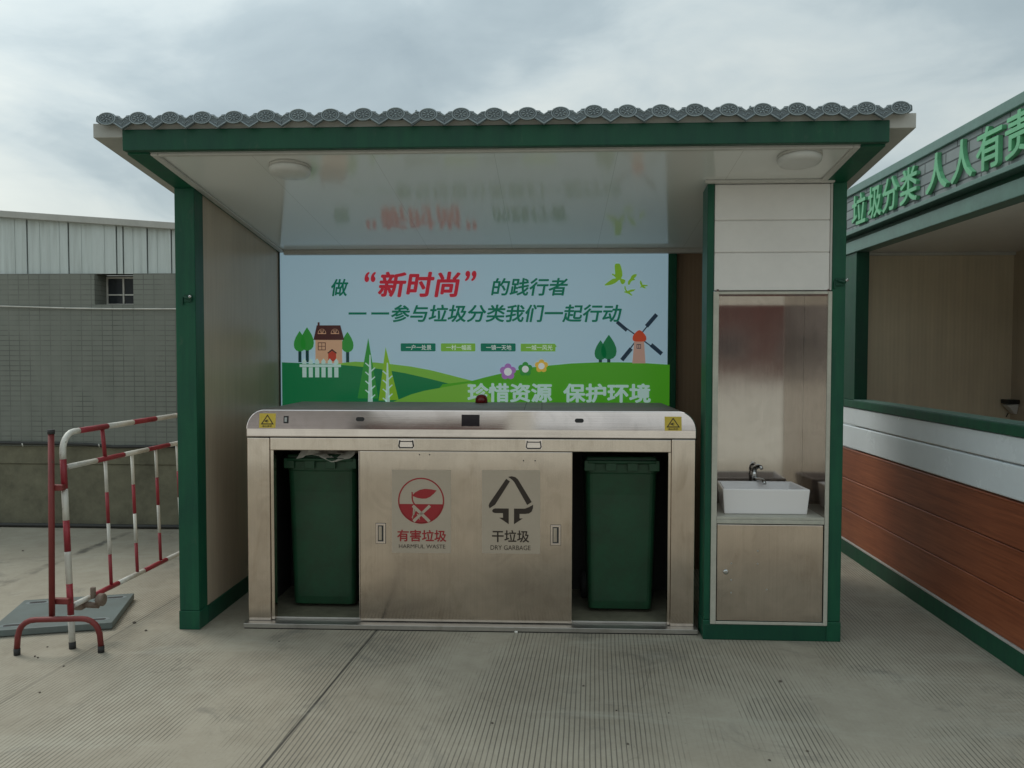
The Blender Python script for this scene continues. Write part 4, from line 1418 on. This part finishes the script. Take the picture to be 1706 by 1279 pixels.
MB().box(XL, XL + .2, YW + .26, YW + 4, 0, 2.9).build('side_wall', 'facade_tile', bld)
MB().box(XE - .2, XE, YW + .26, YW + 4, 0, 2.30).build('side_wall', 'facade_tile', bld)
MB().box(XL + .2, XE - .2, YW + 3.8, YW + 4, 0, 2.30).build('rear_wall', 'facade_tile', bld)
# window at the back of its recess
m = MB()
wa, wb, wz0, wz1 = RX0 + .004, RX1 - .03, RZ0 + .004, RZ1
yy = YW + .185
fr = .014
m.box(wa, wb, yy, yy + .02, wz0, wz0 + fr)
m.box(wa, wb, yy, yy + .02, wz1 - fr, wz1)
m.box(wa, wa + fr, yy, yy + .02, wz0 + fr, wz1 - fr)
m.box(wb - fr, wb, yy, yy + .02, wz0 + fr, wz1 - fr)
xm = (wa + wb) / 2
m.box(xm - .007, xm + .007, yy - .002, yy + .018, wz0 + fr, wz1 - fr)
m.box(wa + fr, wb - fr, yy - .001, yy + .017, wz0 + .088, wz0 + .1)
wn = m.build('window', 'white', bld)
MB().box(wa + fr, wb - fr, yy + .008, yy + .014, wz0 + fr, wz1 - fr).build('window_pane', 'glass', wn)
# services on the wall
def wire(name, pts, r, matn, label, cat):
    o = MB().tube(pts, r, 8).build(name, matn)
    tag(o, label, cat)


wire('cable', [(XL, YW - .02, 2.02), (-4.5, YW - .02, 2.0), (-2.83, YW - .02, 1.971), (-2.2, YW - .02, 1.952), (-1.75, YW - .02, 1.945), (-1.22, YW - .02, 1.944), (0, YW - .02, 1.95), (XE, YW - .02, 1.96)], .0065, 'white', 'thin white cable strung across the tiled wall below the window', 'cable')
wire('hose', [(XL, YW - .03, .78), (-4, YW - .03, .765), (-2.86, YW - .03, .752), (-2.3, YW - .03, .748), (-2.05, YW - .03, .744), (-1.95, YW - .03, .737), (-1.8, YW - .03, .724), (-1.5, YW - .03, .727), (-1.2, YW - .03, .735), (XE, YW - .03, .74)], .014, 'pipe_dark', 'black hose running along the top of the rendered wall base', 'hose')
wire('ground_pipe', [(XL, YW - .05, .022), (-2, YW - .055, .022), (-1.6, YW - .06, .022), (-1.2, YW - .05, .022), (XE, YW - .05, .022)], .018, 'pipe_dark', 'dark pipe lying on the ground at the foot of the tiled wall', 'pipe')
m = MB()
for x in (-2.62, -1.92):
    m.tube([(x, YW - .052, .752), (x + .004, YW - .052, .735), (x, YW - .04, .722)], .006, 6)
m.build('hose_clip', 'white', bpy.data.objects['hose'])

# ================================================================== BARRIER
LEAN = -.032
bar_x = lambda z, y_: -.427 + LEAN * z + .022 * (y_ + .32)
barrier = thing('crowd_barrier', 'red and white striped tube barrier on a red arched foot, left of the shelter', 'barrier')


def striped(name, pts, r, seg, start_white, parent, caps=None):
    """a tube along pts, painted in bands of length seg"""
    P = [Vector(p) for p in pts]
    mb = MB()
    L = [0]
    for a, b in zip(P, P[1:]):
        L.append(L[-1] + (b - a).length)
    tot = L[-1]

    def at(s):
        for i in range(len(P) - 1):
            if s <= L[i + 1] + 1e-9:
                return P[i].lerp(P[i + 1], (s - L[i]) / max(1e-9, L[i + 1] - L[i]))
        return P[-1]
    cuts = seg if hasattr(seg, '__len__') else None
    s = 0.0
    k = 0
    while s < tot - 1e-6:
        e = min(tot, s + (cuts[min(k, len(cuts) - 1)] if cuts else seg))
        pp = [at(s)] + [P[i] for i in range(1, len(P) - 1) if s + .002 < L[i] < e - .002] + [at(e)]
        mb.tube(pp, r, 12, (k + (0 if start_white else 1)) % 2, caps=True)
        s = e
        k += 1
    return mb.build(name, ['white', 'red'], parent)


def B(y_, z):
    return (bar_x(z, y_), y_, z)


YA, YE = -.32, 1.72
rc = .10
corner = [B(YA + rc - rc * math.cos(R(a)), 1.135 - rc + rc * math.sin(R(a))) for a in range(0, 91, 15)]
striped('frame_leg', [B(YA, .035)] + [B(YA, .5)] + [B(YA, 1.0)], .0160, [.145, .165, .17, .165, .165, .2], True, barrier)
striped('top_rail', [B(YA, 1.0003)] + corner + [B(YE - rc, 1.135)], .0160, [.235, .27, .27, .27], True, barrier)
striped('mid_rail', [B(YA + .02, .955), B(YE - .02, .945)], .0145, [.27, .28, .27, .27], True, barrier)
striped('bottom_rail', [B(YA + .02, .222), B(YE - .02, .205)], .0145, [.15, .28, .28, .28], True, barrier)
striped('frame_leg', [B(YE, 1.06), B(YE, .035)], .0160, .165, False, barrier)
for i in range(6):
    y_ = .06 + .28 * i
    striped('baluster', [B(y_, .94), B(y_, .22)], .0095, .178, True, barrier)
MB().tube([B(.045, 1.12), B(.06, .955)], .011, 10).build('top_strut', 'red', barrier)
for y_ in (YA, YE):
    MB().tube([B(y_, 0), B(y_, .0365)], .0172, 12).build('rubber_cap', 'rubber', barrier)
# arched foot
def foot(xc, yc, dy):
    pts = [(xc - .205, yc - .03 * dy, .03), (xc - .20, yc - .028 * dy, .10)]
    for a in range(0, 91, 18):
        pts.append((xc - .198 + .085 * (1 - math.cos(R(a))), yc - (.026 - .012 * a / 90) * dy, .105 + .075 * math.sin(R(a))))
    pts2 = [(2 * xc - p[0], 2 * yc - p[1], p[2]) for p in reversed(pts)]
    f = MB().tube(pts + pts2, .0145, 12).build('foot', 'redold', barrier)
    for q in (pts[0], pts2[-1]):
        MB().tube([(q[0], q[1], 0), (q[0], q[1], .035)], .0160, 12).build('rubber_cap', 'rubber', f)


foot(-.452, -.395, 1)
foot(-.40, 1.76, 1)
# the plain red upright clamped beside the frame
m = MB().tube([(-.500, -.375, .19), (-.494, -.362, 1.135)], .0150, 14)
up = m.build('upright', 'redold', barrier)
MB().tube([(-.494, -.362, 1.1352), (-.494, -.362, 1.158)], .018, 14).build('rubber_cap', 'rubber', up)
MB().box(-.52, -.42, -.36, -.33, .245, .275).build('clamp', 'redold', up, .003)
MB().box(-.52, -.44, -.36, -.33, .84, .87).build('clamp', 'redold', up, .003)

# ================================================================== BASE PLATE
pl = thing('base_plate', 'grey painted steel plate with slotted corners lying under the barrier', 'steel plate', (-.755, .160, 0), R(16.5))
PW, PD, PT = .31, .285, .042
m = MB()
m.hexa([(-PW, -PD, .006), (PW, -PD, .006), (PW, PD, .006), (-PW, PD, .006), (-PW, -PD, PT), (PW, -PD, PT), (PW, PD, PT), (-PW, PD, PT)])
m.box(-PW + .01, PW - .01, -PD + .01, PD - .01, 0, .0055)
m.build('plate_body', 'plate', pl, .004)
for sx in (-1, 1):
    for sy in (-1, 1):
        m = MB()
        cx, cy = sx * (PW - .095), sy * (PD - .07)
        pts = arc(cx + .030, cy, .017, .017, -90, 90, 8) + arc(cx - .030, cy, .017, .017, 90, 270, 8)
        m.prism(pts, lambda u, v, t: (u, v, t), PT + .0012, PT - .003)
        cx, cy = sx * (PW - .19), sy * (PD - .10)
        m.prism(arc(cx, cy, .020, .014, 0, 345, 16), lambda u, v, t: (u, v, t), PT + .0012, PT - .003)
        m.build('slot', 'rubber', pl)
        MB().prism(arc(sx * (PW - .10), sy * (PD - .072), .072, .034, 0, 350, 24), lambda u, v, t: (u, v, t), PT + .0008, PT - .003).build('slot_rim', 'plate_pad', pl)
# coupling lying on the plate, held to the barrier
m = MB()
R0 = (-.405, -.20)
m.tube([(R0[0] - .08, R0[1], .20), (R0[0] - .02, R0[1] + .02, .19), (R0[0] + .04, R0[1] + .03, .18)], [.012, .018, .014], 10)
m.lathe([(.028, 0), (.034, .01), (.034, .035), (.022, .042)], 20, lambda x, y_, h: (R0[0] + .03 + h, R0[1] + .03 + x, .215 + y_))
m.tube([(R0[0] + .012, R0[1] + .02, .225), (R0[0] + .012, R0[1] + .02, .285)], .014, 10)
m.box(R0[0] - .09, R0[0] - .03, R0[1] - .02, R0[1] + .02, .17, .215)
M['rust'] = worn('rusty_cast_iron', (.15, .12, .095), .75, .4, 25, dirt=(.2, .06, .02))
m.build('coupling', 'rust', barrier, .003)

# brick end beside the left post
m = MB().box(-.045, .075, -.03, .03, 0, .075)
M['brickend'] = worn('old_brick', (.13, .10, .08), .85, .3, 20)
o = m.build('brick', 'brickend', None, .006)
o.location = (-.14, .43, 0)
o.rotation_euler = (0, 0, .5)
tag(o, 'old brown brick on the ground beside the left green post', 'brick')

# ================================================================== LOOSE STONES
def onground(px, py):
    """where the small stones lie (worked out from the photograph's perspective)"""
    d = Vector(((px - 853) / 1350, -(py - 639.5) / 1350, 1))
    w = _r * d.x + _u * d.y + _f * d.z
    t = -1.55 / w.z
    return (2.0896 + w.x * t, -4.4074 + w.y * t)


random.seed(11)
stones = [(224, 1038, .010), (243, 1051, .008), (58, 1094, .007), (63, 1096, .006), (79, 1078, .005), (106, 1110, .005), (860, 1054, .011), (972, 1143, .006), (1046, 1240, .006), (1300, 1136, .008),
          (1027, 1184, .005), (465, 1069, .005), (820, 1205, .006), (38, 918, .008), (1114, 1188, .004), (1282, 1267, .006), (66, 1154, .005), (1345, 1252, .006)]
slabel = {0: 'larger brown pebble right of the steel plate', 1: 'dark pebble between the steel plate and left green post', 6: 'pale pebble touching the front edge of the cabinet threshold'}
for i, (px, py, r_) in enumerate(stones):
    x, y_ = onground(px, py)
    m = MB()
    m.ellipsoid((0, 0, r_ * .45), r_, r_ * .8, r_ * .55, 9, 6)
    m.v = [(a + random.uniform(-.18, .18) * r_, b + random.uniform(-.18, .18) * r_, max(0, c + random.uniform(-.12, .12) * r_)) for a, b, c in m.v]
    o = m.build('pebble', 'film' if i == 6 else 'pebble')
    o.location = (x, y_, 0)
    o.rotation_euler = (0, 0, i)
    tag(o, slabel.get(i, 'tiny dark pebble lying loose on the grooved concrete'), 'pebble', 'pebbles scattered on the concrete')

# ================================================================== BUILDINGS ACROSS THE YARD (unseen; grey and white ones added to vary the reflections)
M['grey_wall'] = worn('pale_grey_render', (.36, .34, .34), .8, .2, .6)


def yard_building(label, x0, x1, h, wallm, y0=-46):
    o = thing('yard_building', label, 'building', ((x0 + x1) / 2, y0, 0), 0)
    a_, b_ = x0 - (x0 + x1) / 2, x1 - (x0 + x1) / 2
    MB().box(a_, b_, -12, 0, 0, h).build('wall', wallm, o)
    MB().box(a_ - .3, b_ + .3, -12.3, .5, h + .001, h + .5).build('roof', 'slab', o)
    k = a_ + 1.2
    while k + 2.4 < b_:
        for zz_ in ([1.2] if h < 8 else [1.2, 5.2]):
            w = MB().box(k, k + 2.2, .001, .06, zz_, zz_ + 1.9).build('window', 'pipe_grey', o)
            MB().box(k + .12, k + 2.08, .061, .08, zz_ + .12, zz_ + 1.78).build('window_pane', 'glass', w)
        k += 4.4
    return o


yard_building('pale grey unseen block across the yard, added to vary the reflections in the steel', -44, -9.5, 10.5, 'grey_wall')
yard_building('dark red building across the yard, seen only reflected in the steel', -9.0, .1, 9.3, 'red_wall', -47)
yard_building('white unseen tower across the yard, added for a bright streak in the steel', .3, 2.0, 13.5, 'white', -45)
yard_building('long low red building across the yard, seen only reflected in the steel', 2.4, 44, 8.6, 'red_wall', -48)
